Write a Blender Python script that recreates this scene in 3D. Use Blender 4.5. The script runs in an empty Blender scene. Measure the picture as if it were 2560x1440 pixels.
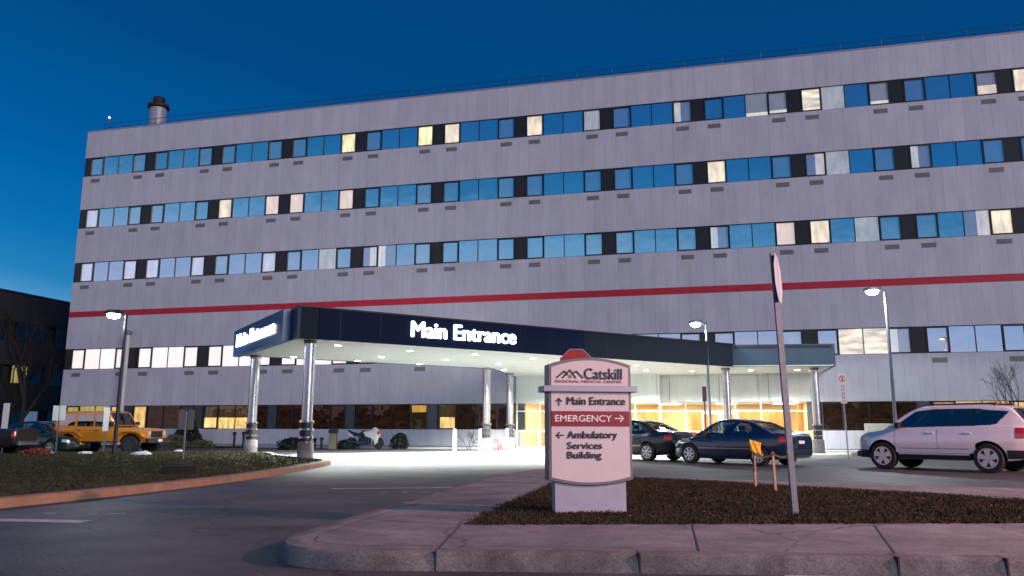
import bpy, bmesh, math, random
from mathutils import Vector, Matrix
R = math.radians
random.seed(7)
S = bpy.context.scene
C = S.collection
# ---------------------------------------------------------------- camera
F = 1959.14; PITCH = R(10.1976); ROLL = R(0.1396); EYE = 1.12
YAW = R(14.3134); W = 5.4; PD = 8.34783*W; SL = -8.066*W
cam = bpy.data.cameras.new('camera'); co = bpy.data.objects.new('camera', cam); C.objects.link(co)
cam.sensor_width = 36; cam.lens = 36*F/2560; cam.clip_end = 2000; cam.clip_start = .05
co.matrix_world = Matrix.Translation((0, 0, EYE)) @ Matrix.Rotation(R(90)+PITCH, 4, 'X') @ Matrix.Rotation(ROLL, 4, 'Z')
S.camera = co
# ---------------------------------------------------------------- world (dusk sky, afterglow behind the camera to the left)
wd = bpy.data.worlds.new('World'); S.world = wd; wd.use_nodes = True
nt = wd.node_tree; N = nt.nodes; L = nt.links
bg = N['Background']
tc = N.new('ShaderNodeTexCoord'); sx = N.new('ShaderNodeSeparateXYZ'); L.new(tc.outputs['Generated'], sx.inputs[0])
dp = N.new('ShaderNodeVectorMath'); dp.operation = 'DOT_PRODUCT'; L.new(tc.outputs['Generated'], dp.inputs[0]); dp.inputs[1].default_value = (-.85, -.5, 0)
m1 = N.new('ShaderNodeMath'); m1.operation = 'MULTIPLY_ADD'; L.new(dp.outputs['Value'], m1.inputs[0]); m1.inputs[1].default_value = -.16; L.new(sx.outputs['Z'], m1.inputs[2])
nz = N.new('ShaderNodeTexNoise'); nz.inputs['Scale'].default_value = 2.2; nz.inputs['Detail'].default_value = 4
mp = N.new('ShaderNodeMapping'); mp.inputs['Scale'].default_value = (1, 1, 5); L.new(tc.outputs['Generated'], mp.inputs[0]); L.new(mp.outputs[0], nz.inputs['Vector'])
m2 = N.new('ShaderNodeMath'); m2.operation = 'MULTIPLY_ADD'; L.new(nz.outputs['Fac'], m2.inputs[0]); m2.inputs[1].default_value = -.05; L.new(m1.outputs[0], m2.inputs[2])
m3 = N.new('ShaderNodeMapRange'); L.new(m2.outputs[0], m3.inputs['Value']); m3.inputs['From Min'].default_value = -.22; m3.inputs['From Max'].default_value = .98
rp = N.new('ShaderNodeValToRGB'); L.new(m3.outputs[0], rp.inputs[0])
SKY = [(-.22, (.95, .62, .62)), (-.06, (.62, .58, .78)), (0, (.36, .50, .82)), (.07, (.16, .42, .72)), (.14, (.018, .22, .50)), (.19, (.003, .160, .455)),
       (.28, (.0005, .112, .36)), (.42, (.0003, .066, .235)), (.96, (.0002, .04, .15))]
el = rp.color_ramp.elements; el.remove(el[1])
for i, (p, c) in enumerate(SKY):
    e = el[0] if i == 0 else el.new((p+.22)/1.2)
    e.position = (p+.22)/1.2; e.color = (*c, 1)
L.new(rp.outputs[0], bg.inputs['Color']); bg.inputs['Strength'].default_value = 1.0
# afterglow and town glow: one wide, soft, weak sun low behind the camera on the right
sl = bpy.data.lights.new('afterglow_sun', 'SUN'); sl.energy = 1.6; sl.angle = R(25); sl.color = (1, .84, .78)
so = bpy.data.objects.new('afterglow_sun', sl); C.objects.link(so)
so.rotation_euler = Vector((-.62, .75, -.30)).to_track_quat('-Z', 'Y').to_euler()
S.view_settings.view_transform = 'Standard'; S.view_settings.look = 'None'; S.view_settings.gamma = 1; S.view_settings.exposure = 0
S.render.engine = 'CYCLES'; S.cycles.use_denoising = True; S.cycles.max_bounces = 6; S.cycles.glossy_bounces = 3
S.cycles.sample_clamp_indirect = 4; S.cycles.caustics_reflective = False; S.cycles.caustics_refractive = False

# ---------------------------------------------------------------- helpers
def ray(x, y):
    X = (x-1280)/F; Y = -(y-720)/F; c, s = math.cos(ROLL), math.sin(ROLL); X, Y = c*X-s*Y, s*X+c*Y
    return Vector((X, math.cos(PITCH)-math.sin(PITCH)*Y, math.sin(PITCH)+math.cos(PITCH)*Y))
def atz(x, y, z=0.): d = ray(x, y); t = (z-EYE)/d.z; return Vector((t*d.x, t*d.y, z))
def atd(x, y, dd): d = ray(x, y); t = dd/d.y; return Vector((t*d.x, dd, EYE+t*d.z))

def mat(name, col, rough=.6, metal=0., noise=0., nscale=5., bump=0., bscale=40., emis=None, estr=1., coat=0., stretch=(1, 1, 1), col2=None, detail=4., spec=.5):
    m = bpy.data.materials.new(name); m.use_nodes = True; t = m.node_tree; b = t.nodes['Principled BSDF']
    b.inputs['Base Color'].default_value = (*col, 1); b.inputs['Roughness'].default_value = rough; b.inputs['Metallic'].default_value = metal
    b.inputs['Specular IOR Level'].default_value = spec
    if coat: b.inputs['Coat Weight'].default_value = coat; b.inputs['Coat Roughness'].default_value = .04
    if noise or bump:
        tc = t.nodes.new('ShaderNodeTexCoord'); mp = t.nodes.new('ShaderNodeMapping'); mp.inputs['Scale'].default_value = stretch
        t.links.new(tc.outputs['Object'], mp.inputs[0])
    if noise:
        n = t.nodes.new('ShaderNodeTexNoise'); n.inputs['Scale'].default_value = nscale; n.inputs['Detail'].default_value = detail; n.inputs['Roughness'].default_value = .65
        t.links.new(mp.outputs[0], n.inputs['Vector'])
        r = t.nodes.new('ShaderNodeValToRGB'); r.color_ramp.elements[0].position = .3; r.color_ramp.elements[1].position = .7
        a = tuple(max(0, c*(1-noise)) for c in col); bb = col2 if col2 else tuple(c*(1+noise) for c in col)
        r.color_ramp.elements[0].color = (*a, 1); r.color_ramp.elements[1].color = (*bb, 1)
        t.links.new(n.outputs['Fac'], r.inputs[0]); t.links.new(r.outputs[0], b.inputs['Base Color'])
    if bump:
        n2 = t.nodes.new('ShaderNodeTexNoise'); n2.inputs['Scale'].default_value = bscale; n2.inputs['Detail'].default_value = 3
        t.links.new(mp.outputs[0], n2.inputs['Vector']); bp = t.nodes.new('ShaderNodeBump'); bp.inputs['Strength'].default_value = bump; bp.inputs['Distance'].default_value = .02
        t.links.new(n2.outputs['Fac'], bp.inputs['Height']); t.links.new(bp.outputs[0], b.inputs['Normal'])
    if emis: b.inputs['Emission Color'].default_value = (*emis, 1); b.inputs['Emission Strength'].default_value = estr
    return m

def speckle(m, scale, amt, blot=0., bscale=.35, crack=0.):
    """fine aggregate, large blotches and a few hairline cracks over a ground material"""
    t = m.node_tree; b = t.nodes['Principled BSDF']; tc = t.nodes.new('ShaderNodeTexCoord'); src = b.inputs['Base Color'].links[0].from_socket
    def mul(src, fac):
        mx = t.nodes.new('ShaderNodeMix'); mx.data_type = 'RGBA'; mx.blend_type = 'MULTIPLY'; mx.inputs[0].default_value = 1; t.links.new(src, mx.inputs[6])
        cc = t.nodes.new('ShaderNodeCombineColor'); [t.links.new(fac, cc.inputs[i]) for i in range(3)]; t.links.new(cc.outputs[0], mx.inputs[7]); return mx.outputs[2]
    def mr(val, a, b_, c, d):
        r = t.nodes.new('ShaderNodeMapRange'); r.inputs['From Min'].default_value = a; r.inputs['From Max'].default_value = b_; r.inputs['To Min'].default_value = c; r.inputs['To Max'].default_value = d; t.links.new(val, r.inputs[0]); return r.outputs[0]
    n = t.nodes.new('ShaderNodeTexNoise'); n.inputs['Scale'].default_value = scale; n.inputs['Detail'].default_value = 2; t.links.new(tc.outputs['Object'], n.inputs['Vector'])
    src = mul(src, mr(n.outputs['Fac'], .3, .7, 1-amt, 1+amt))
    if blot:
        n = t.nodes.new('ShaderNodeTexNoise'); n.inputs['Scale'].default_value = bscale; n.inputs['Detail'].default_value = 6; n.inputs['Roughness'].default_value = .7; n.inputs['Distortion'].default_value = .6; t.links.new(tc.outputs['Object'], n.inputs['Vector'])
        src = mul(src, mr(n.outputs['Fac'], .42, .62, 1-blot, 1.))
    if crack:
        n = t.nodes.new('ShaderNodeTexNoise'); n.inputs['Scale'].default_value = 1.2; n.inputs['Detail'].default_value = 5; t.links.new(tc.outputs['Object'], n.inputs['Vector'])
        ad = t.nodes.new('ShaderNodeVectorMath'); ad.operation = 'MULTIPLY_ADD'; t.links.new(n.outputs['Color'], ad.inputs[0]); ad.inputs[1].default_value = (.9, .9, 0); t.links.new(tc.outputs['Object'], ad.inputs[2])
        v = t.nodes.new('ShaderNodeTexVoronoi'); v.feature = 'DISTANCE_TO_EDGE'; v.inputs['Scale'].default_value = crack; t.links.new(ad.outputs[0], v.inputs['Vector'])
        src = mul(src, mr(v.outputs['Distance'], .0, .006, .45, 1.))
    t.links.new(src, b.inputs['Base Color'])

def wall_mat(name, col, step=.675):
    m = mat(name, col, .55, noise=.10, nscale=.9, stretch=(1, 1, .35)); t = m.node_tree; b = t.nodes['Principled BSDF']
    tc = t.nodes.new('ShaderNodeTexCoord'); s = t.nodes.new('ShaderNodeSeparateXYZ'); t.links.new(tc.outputs['Object'], s.inputs[0])
    def M(op, a, bv=None, c=None):
        n = t.nodes.new('ShaderNodeMath'); n.operation = op
        for i, v in enumerate((a, bv, c)):
            if v is None: continue
            if hasattr(v, 'links') or hasattr(v, 'is_output'): t.links.new(v, n.inputs[i])
            else: n.inputs[i].default_value = v
        return n.outputs[0]
    u = M('DIVIDE', s.outputs['X'], step); fr = M('FRACT', u); fl = M('FLOOR', u)
    wn = t.nodes.new('ShaderNodeTexWhiteNoise'); wn.noise_dimensions = '2D'; cb = t.nodes.new('ShaderNodeCombineXYZ')
    t.links.new(fl, cb.inputs[0]); t.links.new(M('FLOOR', M('DIVIDE', s.outputs['Z'], 3.9)), cb.inputs[1]); t.links.new(cb.outputs[0], wn.inputs['Vector'])
    tone = M('MULTIPLY_ADD', wn.outputs['Value'], .07, .96)
    seam = M('LESS_THAN', fr, .035); tone = M('MULTIPLY', tone, M('MULTIPLY_ADD', seam, -.24, 1.))
    rib = M('FRACT', M('MULTIPLY', u, 5)); tone = M('MULTIPLY', tone, M('MULTIPLY_ADD', M('LESS_THAN', rib, .14), -.035, 1.))
    # rain streaks running down the panels
    n3 = t.nodes.new('ShaderNodeTexNoise'); mp3 = t.nodes.new('ShaderNodeMapping'); mp3.inputs['Scale'].default_value = (5, 1, .22)
    t.links.new(tc.outputs['Object'], mp3.inputs[0]); t.links.new(mp3.outputs[0], n3.inputs['Vector']); n3.inputs['Scale'].default_value = 1.; n3.inputs['Detail'].default_value = 5
    tone = M('MULTIPLY', tone, M('MULTIPLY_ADD', n3.outputs['Fac'], .20, .90))
    mx = t.nodes.new('ShaderNodeMix'); mx.data_type = 'RGBA'; mx.blend_type = 'MULTIPLY'; mx.inputs[0].default_value = 1
    src = b.inputs['Base Color'].links[0].from_socket; t.links.new(src, mx.inputs[6]); cc = t.nodes.new('ShaderNodeCombineColor')
    for i in range(3): t.links.new(tone, cc.inputs[i])
    t.links.new(cc.outputs[0], mx.inputs[7]); t.links.new(mx.outputs[2], b.inputs['Base Color'])
    return m

def pane_mat(name, refl=.8, under=(.03, .04, .05), emis=None, estr=1., var=.0, tint=(.8, .9, .95), evar=.25, zlim=None, escale=(1.5, 1, .6), zoff=.10):
    """coated window glass: mirror-like reflection over what stands behind it (dark room, blind, lit room)"""
    m = bpy.data.materials.new(name); m.use_nodes = True; t = m.node_tree; t.nodes.clear()
    out = t.nodes.new('ShaderNodeOutputMaterial'); g = t.nodes.new('ShaderNodeBsdfGlossy'); g.inputs['Roughness'].default_value = .012; g.inputs['Color'].default_value = (*tint, 1)
    tc = t.nodes.new('ShaderNodeTexCoord'); oi = t.nodes.new('ShaderNodeObjectInfo')
    ad = t.nodes.new('ShaderNodeVectorMath'); ad.operation = 'ADD'; t.links.new(tc.outputs['Object'], ad.inputs[0])
    cm = t.nodes.new('ShaderNodeVectorMath'); cm.operation = 'SCALE'; t.links.new(oi.outputs['Location'], cm.inputs[0]); cm.inputs['Scale'].default_value = 1.; t.links.new(cm.outputs[0], ad.inputs[1])
    nb = t.nodes.new('ShaderNodeTexNoise'); nb.inputs['Scale'].default_value = .8; t.links.new(ad.outputs[0], nb.inputs['Vector'])
    bp = t.nodes.new('ShaderNodeBump'); bp.inputs['Strength'].default_value = .18; bp.inputs['Distance'].default_value = .05; t.links.new(nb.outputs['Fac'], bp.inputs['Height']); t.links.new(bp.outputs[0], g.inputs['Normal'])
    d = t.nodes.new('ShaderNodeBsdfDiffuse'); d.inputs['Color'].default_value = (*under, 1)
    if var:
        hv = t.nodes.new('ShaderNodeHueSaturation'); hv.inputs['Color'].default_value = (*under, 1); ma = t.nodes.new('ShaderNodeMath'); ma.operation = 'MULTIPLY_ADD'
        t.links.new(oi.outputs['Random'], ma.inputs[0]); ma.inputs[1].default_value = var; ma.inputs[2].default_value = 1-var/2; t.links.new(ma.outputs[0], hv.inputs['Value']); t.links.new(hv.outputs[0], d.inputs['Color'])
    base = d.outputs[0]
    if emis:
        e = t.nodes.new('ShaderNodeEmission'); e.inputs['Color'].default_value = (*emis, 1)
        mp = t.nodes.new('ShaderNodeMapping'); mp.inputs['Scale'].default_value = escale; t.links.new(ad.outputs[0], mp.inputs[0])
        n = t.nodes.new('ShaderNodeTexNoise'); n.inputs['Scale'].default_value = 2.; n.inputs['Detail'].default_value = 4; t.links.new(mp.outputs[0], n.inputs['Vector'])
        ma = t.nodes.new('ShaderNodeMapRange'); ma.inputs['From Min'].default_value = .3; ma.inputs['From Max'].default_value = .7; ma.inputs['To Min'].default_value = estr*(1-evar); ma.inputs['To Max'].default_value = estr*(1+evar)
        t.links.new(n.outputs['Fac'], ma.inputs[0]); val = ma.outputs[0]
        if zlim:   # a shade or curtain: the room light shows only on one side of it (generated coords, axis, threshold, sign)
            ax, th, sg = zlim; s = t.nodes.new('ShaderNodeSeparateXYZ'); t.links.new(tc.outputs['Generated'], s.inputs[0])
            cmpn = t.nodes.new('ShaderNodeMath'); cmpn.operation = 'LESS_THAN' if sg < 0 else 'GREATER_THAN'; t.links.new(s.outputs[ax], cmpn.inputs[0]); cmpn.inputs[1].default_value = th
            mu = t.nodes.new('ShaderNodeMath'); mu.operation = 'MULTIPLY_ADD'; t.links.new(cmpn.outputs[0], mu.inputs[0]); mu.inputs[1].default_value = 1-zoff; mu.inputs[2].default_value = zoff
            mm = t.nodes.new('ShaderNodeMath'); mm.operation = 'MULTIPLY'; t.links.new(mu.outputs[0], mm.inputs[0]); t.links.new(val, mm.inputs[1]); val = mm.outputs[0]
        t.links.new(val, e.inputs['Strength']); a = t.nodes.new('ShaderNodeAddShader'); t.links.new(base, a.inputs[0]); t.links.new(e.outputs[0], a.inputs[1]); base = a.outputs[0]
    mx = t.nodes.new('ShaderNodeMixShader'); mx.inputs[0].default_value = refl; t.links.new(base, mx.inputs[1]); t.links.new(g.outputs[0], mx.inputs[2]); t.links.new(mx.outputs[0], out.inputs[0])
    return m

M = {}
M['wall'] = wall_mat('facade_panel', (.56, .545, .61))
M['wall_white'] = wall_mat('entrance_panel', (.80, .82, .80), 2.7)
M['stripe'] = mat('red_stripe', (.50, .018, .035), .5, noise=.12, nscale=2)
M['panel'] = mat('dark_mullion_panel', (.022, .016, .015), .35, noise=.2, nscale=3)
M['panel_grey'] = mat('grey_pier_panel', (.055, .06, .07), .5, noise=.2)
M['frame'] = mat('window_frame', (.012, .012, .014), .4)
M['frame_thin'] = mat('window_bar', (.02, .05, .10), .4)
M['vent'] = mat('vent_grille', (.21, .20, .22), .6, noise=.1)
M['roofdark'] = mat('roof_felt', (.03, .03, .035), .9, noise=.2)
M['blue_steel'] = mat('railing_steel', (.03, .07, .14), .5)
M['asphalt'] = mat('asphalt', (.085, .083, .09), .62, noise=.5, nscale=.9, bump=.7, bscale=26, detail=12)
M['concrete'] = mat('concrete_walk', (.235, .232, .245), .85, noise=.32, nscale=1.6, bump=.35, bscale=70, detail=14)
M['curb'] = mat('curb_concrete', (.19, .18, .19), .9, noise=.35, nscale=3, bump=.12, bscale=120, detail=10)
M['curb_warm'] = mat('curb_ochre', (.25, .15, .095), .85, noise=.25, nscale=3, bump=.4, bscale=40, detail=8)
M['apron'] = mat('apron_concrete', (.46, .47, .46), .7, noise=.1, nscale=1.2, bump=.2, bscale=30)
speckle(M['asphalt'], 55, .45, .35, .30, .16); speckle(M['concrete'], 70, .28, .30, 1.3, .30); speckle(M['curb'], 60, .3, .35, 2.)
M['lobbyfigure'] = mat('dark_clothing', (.03, .03, .045), .8)
M['joint'] = mat('joint', (.05, .04, .045), .9)
M['paint'] = mat('road_paint', (.46, .45, .46), .7, noise=.45, nscale=6, detail=8)
M['soil'] = mat('turf', (.022, .018, .008), .95, noise=.5, nscale=3, bump=1., bscale=30, col2=(.035, .025, .012), detail=8)
M['soilg'] = mat('turf_green', (.026, .034, .009), .95, noise=.5, nscale=1.2, bump=1., bscale=30, col2=(.036, .030, .012), detail=8)
M['steel'] = mat('brushed_steel', (.62, .59, .60), .27, 1., noise=.08, nscale=6, bump=.05, bscale=50, stretch=(1, 1, 6))
M['chrome'] = mat('polished_band', (.85, .86, .88), .15, 1.)
M['white'] = mat('white_paint', (.72, .72, .70), .5, noise=.05)
M['soffit'] = mat('soffit_panel', (.72, .73, .69), .55, noise=.05, nscale=1.)
M['fascia'] = mat('slate_fascia', (.035, .06, .10), .7, noise=.12, nscale=.7, bump=.15, bscale=3, stretch=(1, 1, .2))
M['fascia_dark'] = mat('black_fascia', (.010, .018, .03), .75, noise=.12, spec=.25)
M['signblue'] = mat('navy_sign_face', (.002, .009, .040), .6, spec=.12)
M['signblue2'] = mat('blue_sign_face', (.012, .09, .26), .3)
M['letter'] = mat('lit_letter', (.9, .95, 1), .4, emis=(.85, .96, 1.), estr=3.5)
M['lens'] = mat('lamp_lens', (1, 1, 1), .3, emis=(.86, 1., .93), estr=40)
M['led'] = mat('lamp_led', (1, 1, 1), .3, emis=(.80, .98, 1.), estr=75)
M['sodium'] = mat('sodium_lens', (1, .7, .4), .3, emis=(1., .40, .10), estr=10)
M['pole'] = mat('dark_pole', (.018, .022, .026), .4, .3)
M['galv'] = mat('galvanised', (.15, .17, .22), .55, .4, noise=.2, nscale=10)
M['red'] = mat('red_sign', (.48, .035, .04), .5, noise=.1)
M['maroon'] = mat('maroon_panel', (.20, .006, .03), .4)
M['signface'] = mat('sign_face', (.56, .53, .57), .5, noise=.04, nscale=3)
M['signframe'] = mat('sign_frame', (.15, .14, .165), .45, .2, noise=.08)
M['signbar'] = mat('sign_bar', (.33, .33, .42), .4, .3)
M['ped'] = mat('sign_pedestal', (.32, .35, .47), .6, noise=.08, nscale=4)
M['ink'] = mat('sign_ink', (.02, .012, .035), .5)
M['inkred'] = mat('sign_ink_red', (.25, .03, .04), .5)
M['inkwhite'] = mat('sign_ink_white', (.75, .68, .68), .5)
M['tyre'] = mat('tyre', (.012, .012, .013), .8)
M['arch'] = mat('wheel_well', (.008, .008, .009), .9)
M['rim'] = mat('alloy_rim', (.62, .62, .64), .25, .9)
M['rimdark'] = mat('dark_rim', (.10, .105, .11), .4, .7)
M['cladding'] = mat('car_cladding', (.014, .014, .016), .6)
M['headlight'] = mat('headlamp_glass', (.55, .6, .65), .08, .3, coat=1)
M['taillight'] = mat('tail_lamp', (.35, .008, .012), .1, coat=1)

M['wood'] = mat('stake_wood', (.36, .24, .17), .8, noise=.2, nscale=10)
M['yellow'] = mat('yellow_plastic', (.80, .42, .01), .5)
M['bark'] = mat('bark', (.02, .016, .014), .9, noise=.3)
M['barkr'] = mat('bark_grey', (.06, .055, .06), .9, noise=.3)
M['leafdark'] = mat('evergreen', (.008, .014, .007), .8, noise=.4, nscale=4)
M['leafpale'] = mat('pale_shrub', (.13, .12, .06), .8, noise=.4, nscale=6)
M['brown'] = mat('brown_brick', (.030, .026, .026), .8, noise=.15, nscale=.5)
M['sedge'] = mat('car_pillar_black', (.012, .012, .014), .4)
M['tan'] = mat('tan_plastic', (.25, .20, .14), .6)
M['black'] = mat('black_plastic', (.01, .01, .012), .5)
M['beige'] = mat('beige_steel', (.42, .40, .35), .5, noise=.08)
M['warmwall'] = mat('lobby_wall', (.78, .64, .40), .7, noise=.15, nscale=.8)
M['lobbywood'] = mat('lobby_wood', (.40, .21, .07), .5, noise=.3, nscale=1.5, stretch=(3, 3, .5))
M['lobbyfloor'] = mat('lobby_floor', (.45, .38, .30), .3)
M['lobbylamp'] = mat('lobby_lamp', (1, .9, .7), .5, emis=(1., .78, .45), estr=6)
M['rock'] = mat('pale_rock', (.45, .46, .46), .8, noise=.3)
M['flower'] = mat('red_flowers', (.16, .022, .012), .8, noise=.3)
# glass and lit rooms
M['g_sky'] = pane_mat('pane_reflecting_sky', .76, (.13, .14, .15), var=.5, tint=(.86, .90, .93))
M['g_blind'] = pane_mat('pane_with_blind', .66, (.36, .39, .44), var=.6, tint=(.9, .95, .95))
M['g_pale'] = pane_mat('pane_with_white_blind', .50, (.75, .70, .76), emis=(.85, .78, .85), estr=.55, var=.1)
M['g_cream'] = pane_mat('pane_lit_cream', .10, (.3, .3, .28), emis=(1., .84, .62), estr=.85, evar=.35)
M['g_yellow'] = pane_mat('pane_lit_yellow', .12, (.3, .3, .2), emis=(1., .88, .50), estr=.95, evar=.5)
M['g_pink'] = pane_mat('pane_lit_pink', .14, (.3, .3, .28), emis=(1., .76, .66), estr=.75, evar=.15)
M['g_white'] = pane_mat('pane_lit_white', .06, (.5, .5, .5), emis=(1., .90, .86), estr=.90, evar=.10)
M['g_grey'] = pane_mat('pane_dim_room', .30, (.3, .3, .3), emis=(.62, .60, .56), estr=.55, evar=.3)
M['g_office'] = pane_mat('pane_lit_office', .12, (.3, .3, .3), emis=(1., .88, .66), estr=.8, evar=.5, escale=(.6, 1, 2.2))
M['g_low'] = pane_mat('pane_lit_below_shade', .35, (.35, .33, .38), emis=(1., .80, .5), estr=.95, zlim=(2, .42, -1))
M['g_low2'] = pane_mat('pane_lit_sill_strip', .30, (.4, .4, .4), emis=(1., .9, .7), estr=.8, zlim=(2, .16, -1))
M['g_left'] = pane_mat('pane_lit_left_part', .45, (.3, .3, .35), emis=(1., .92, .72), estr=.7, zlim=(0, .4, -1))
M['g_right'] = pane_mat('pane_lit_right_part', .45, (.3, .3, .35), emis=(1., .78, .6), estr=.8, zlim=(0, .5, 1))
M['g_dark'] = pane_mat('pane_dark_ground_floor', .16, (.012, .008, .007), emis=(.05, .022, .010), estr=.3, evar=.9, tint=(.22, .19, .19), escale=(1.2, 1, 2.5))
M['g_olive'] = pane_mat('pane_lit_olive', .06, (.1, .1, .05), emis=(.52, .40, .09), estr=.75, evar=.3)
M['g_amber'] = pane_mat('pane_lit_amber', .06, (.1, .1, .05), emis=(1., .60, .18), estr=.8, evar=.45)
M['g_amberlow'] = pane_mat('pane_amber_below_shade', .06, (.08, .04, .02), emis=(1., .68, .25), estr=1.05, evar=.5, zlim=(2, .47, -1), escale=(3, 1, 1), zoff=.03)
M['g_ambertop'] = pane_mat('pane_amber_top_strip', .25, (.03, .02, .01), emis=(1., .55, .12), estr=.8, zlim=(2, .7, 1), zoff=.03)
def clear_glass(nm='clear_glass', tint=(.93, .95, .93, 1), rf=.08):
    m = bpy.data.materials.new(nm); m.use_nodes = True; t = m.node_tree; t.nodes.clear(); o = t.nodes.new('ShaderNodeOutputMaterial')
    tr = t.nodes.new('ShaderNodeBsdfTransparent'); tr.inputs[0].default_value = tint; g = t.nodes.new('ShaderNodeBsdfGlossy'); g.inputs['Roughness'].default_value = .02
    x = t.nodes.new('ShaderNodeMixShader'); x.inputs[0].default_value = rf; t.links.new(tr.outputs[0], x.inputs[1]); t.links.new(g.outputs[0], x.inputs[2]); t.links.new(x.outputs[0], o.inputs[0]); return m
M['clear'] = clear_glass()
M['darkglass'] = clear_glass('dark_car_glass', (.05, .06, .07, 1), .42)
M['carglass'] = clear_glass('car_glass', (.30, .36, .36, 1), .22)

class MB:
    """collects vertices and faces for one mesh"""
    def __init__(s): s.v = []; s.f = []; s.mi = []
    def add(s, vs, fs, mi=0):
        o = len(s.v); s.v += [tuple(v) for v in vs]; s.f += [[i+o for i in f] for f in fs]; s.mi += [mi]*len(fs)
        return s
    def box(s, x0, x1, y0, y1, z0, z1, mi=0, mx=None):
        vs = [(x, y, z) for z in (z0, z1) for y in (y0, y1) for x in (x0, x1)]
        if mx is not None: vs = [tuple(mx @ Vector(v)) for v in vs]
        return s.add(vs, [(0, 2, 3, 1), (4, 5, 7, 6), (0, 1, 5, 4), (2, 6, 7, 3), (0, 4, 6, 2), (1, 3, 7, 5)], mi)
    def tube(s, a, b, r, r2=None, n=8, mi=0, cap=True):
        a = Vector(a); b = Vector(b); r2 = r if r2 is None else r2; d = (b-a)
        if d.length < 1e-6: return s
        d.normalize(); u = d.orthogonal().normalized(); w = d.cross(u); vs = []
        for p, q in ((a, r), (b, r2)):
            for i in range(n):
                t = 2*math.pi*i/n; vs.append(p+q*(math.cos(t)*u+math.sin(t)*w))
        fs = [(i, (i+1) % n, n+(i+1) % n, n+i) for i in range(n)]
        if cap: fs += [tuple(range(n-1, -1, -1)), tuple(range(n, 2*n))]
        return s.add(vs, fs, mi)
    def prism(s, pts, z0, z1, mi=0):
        n = len(pts); vs = [(p[0], p[1], z0) for p in pts]+[(p[0], p[1], z1) for p in pts]
        ar = sum(pts[i][0]*pts[(i+1) % n][1]-pts[(i+1) % n][0]*pts[i][1] for i in range(n))
        fs = [tuple(range(n-1, -1, -1)), tuple(range(n, 2*n))]+[(i, (i+1) % n, n+(i+1) % n, n+i) for i in range(n)]
        if ar < 0: fs = [f[::-1] for f in fs]
        return s.add(vs, fs, mi)
    def lathe(s, prof, n=24, mi=0, axis='z', c=(0, 0, 0)):
        vs = []
        for r, h in prof:
            for i in range(n):
                t = 2*math.pi*i/n; a, b = r*math.cos(t), r*math.sin(t)
                vs.append((c[0]+a, c[1]+b, c[2]+h) if axis == 'z' else (c[0]+a, c[1]+h, c[2]+b))
        fs = []
        for k in range(len(prof)-1):
            for i in range(n):
                j = (i+1) % n; q = (k*n+i, k*n+j, (k+1)*n+j, (k+1)*n+i); fs.append(q if axis == 'z' else q[::-1])
        fs += [tuple(range(n))[::-1], tuple(range((len(prof)-1)*n, len(prof)*n))]
        return s.add(vs, fs, mi)
    def build(s, name, mats, parent=None, smooth=False, bevel=0., auto=None):
        me = bpy.data.meshes.new(name); me.from_pydata(s.v, [], s.f)
        for m in (mats if isinstance(mats, (list, tuple)) else [mats]): me.materials.append(m)
        for p, i in zip(me.polygons, s.mi): p.material_index = i; p.use_smooth = smooth
        me.update(); o = bpy.data.objects.new(name, me); C.objects.link(o)
        if parent: o.parent = parent
        if bevel: b = o.modifiers.new('bevel', 'BEVEL'); b.width = bevel; b.segments = 2; b.limit_method = 'ANGLE'; b.angle_limit = R(40)
        if auto: me.set_sharp_from_angle(angle=R(auto))
        return o
def tag(o, label=None, cat=None, group=None, kind=None):
    if label: o['label'] = label
    if cat: o['category'] = cat
    if group: o['group'] = group
    if kind: o['kind'] = kind
    return o
def thing(name, label, cat, loc=(0, 0, 0), rz=0., group=None):
    o = bpy.data.objects.new(name, None); C.objects.link(o); o.location = loc; o.rotation_euler = (0, 0, rz); o.empty_display_size = .3
    return tag(o, label, cat, group)
def copy_tree(o, parent=None):
    c = o.copy(); C.objects.link(c); c.parent = parent
    for ch in list(o.children): copy_tree(ch, c)
    return c
def text(name, s, w, h, m, parent, mx, bold=.0, ext=.004, align=None):
    """lettering fitted into w x h (lower-left corner at the origin of mx, x right, y up)"""
    cu = bpy.data.curves.new(name, 'FONT'); cu.body = s; cu.extrude = 0; cu.resolution_u = 4
    to = bpy.data.objects.new(name, cu); C.objects.link(to); dg = bpy.context.evaluated_depsgraph_get(); dg.update()
    me = bpy.data.meshes.new_from_object(to.evaluated_get(dg)); bpy.data.objects.remove(to)
    xs = [v.co.x for v in me.vertices]; ys = [v.co.y for v in me.vertices]; x0, x1, y0, y1 = min(xs), max(xs), min(ys), max(ys)
    bm = bmesh.new(); bm.from_mesh(me)
    g = bmesh.ops.extrude_face_region(bm, geom=bm.faces[:]); bmesh.ops.translate(bm, verts=[v for v in g['geom'] if isinstance(v, bmesh.types.BMVert)], vec=(0, 0, 1))
    for v in bm.verts: v.co = Vector(((v.co.x-x0)/(x1-x0)*w, (v.co.y-y0)/(y1-y0)*h, v.co.z*ext))
    base_geo = bm.verts[:]+bm.edges[:]+bm.faces[:]
    if bold:      # heavier strokes: the outline repeated a little to either side
        for k, (dx, dy) in enumerate(((-1, 0), (1, 0), (0, .6), (0, -.6))):
            gg = bmesh.ops.duplicate(bm, geom=base_geo)
            bmesh.ops.translate(bm, verts=[v for v in gg['geom'] if isinstance(v, bmesh.types.BMVert)], vec=(dx*bold*h, dy*bold*h, .0005*(k+1)))
    bmesh.ops.transform(bm, matrix=mx, verts=bm.verts); bmesh.ops.recalc_face_normals(bm, faces=bm.faces); bm.to_mesh(me); bm.free()
    me.materials.clear(); me.materials.append(m); o = bpy.data.objects.new(name, me); C.objects.link(o); o.parent = parent; return o
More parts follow.
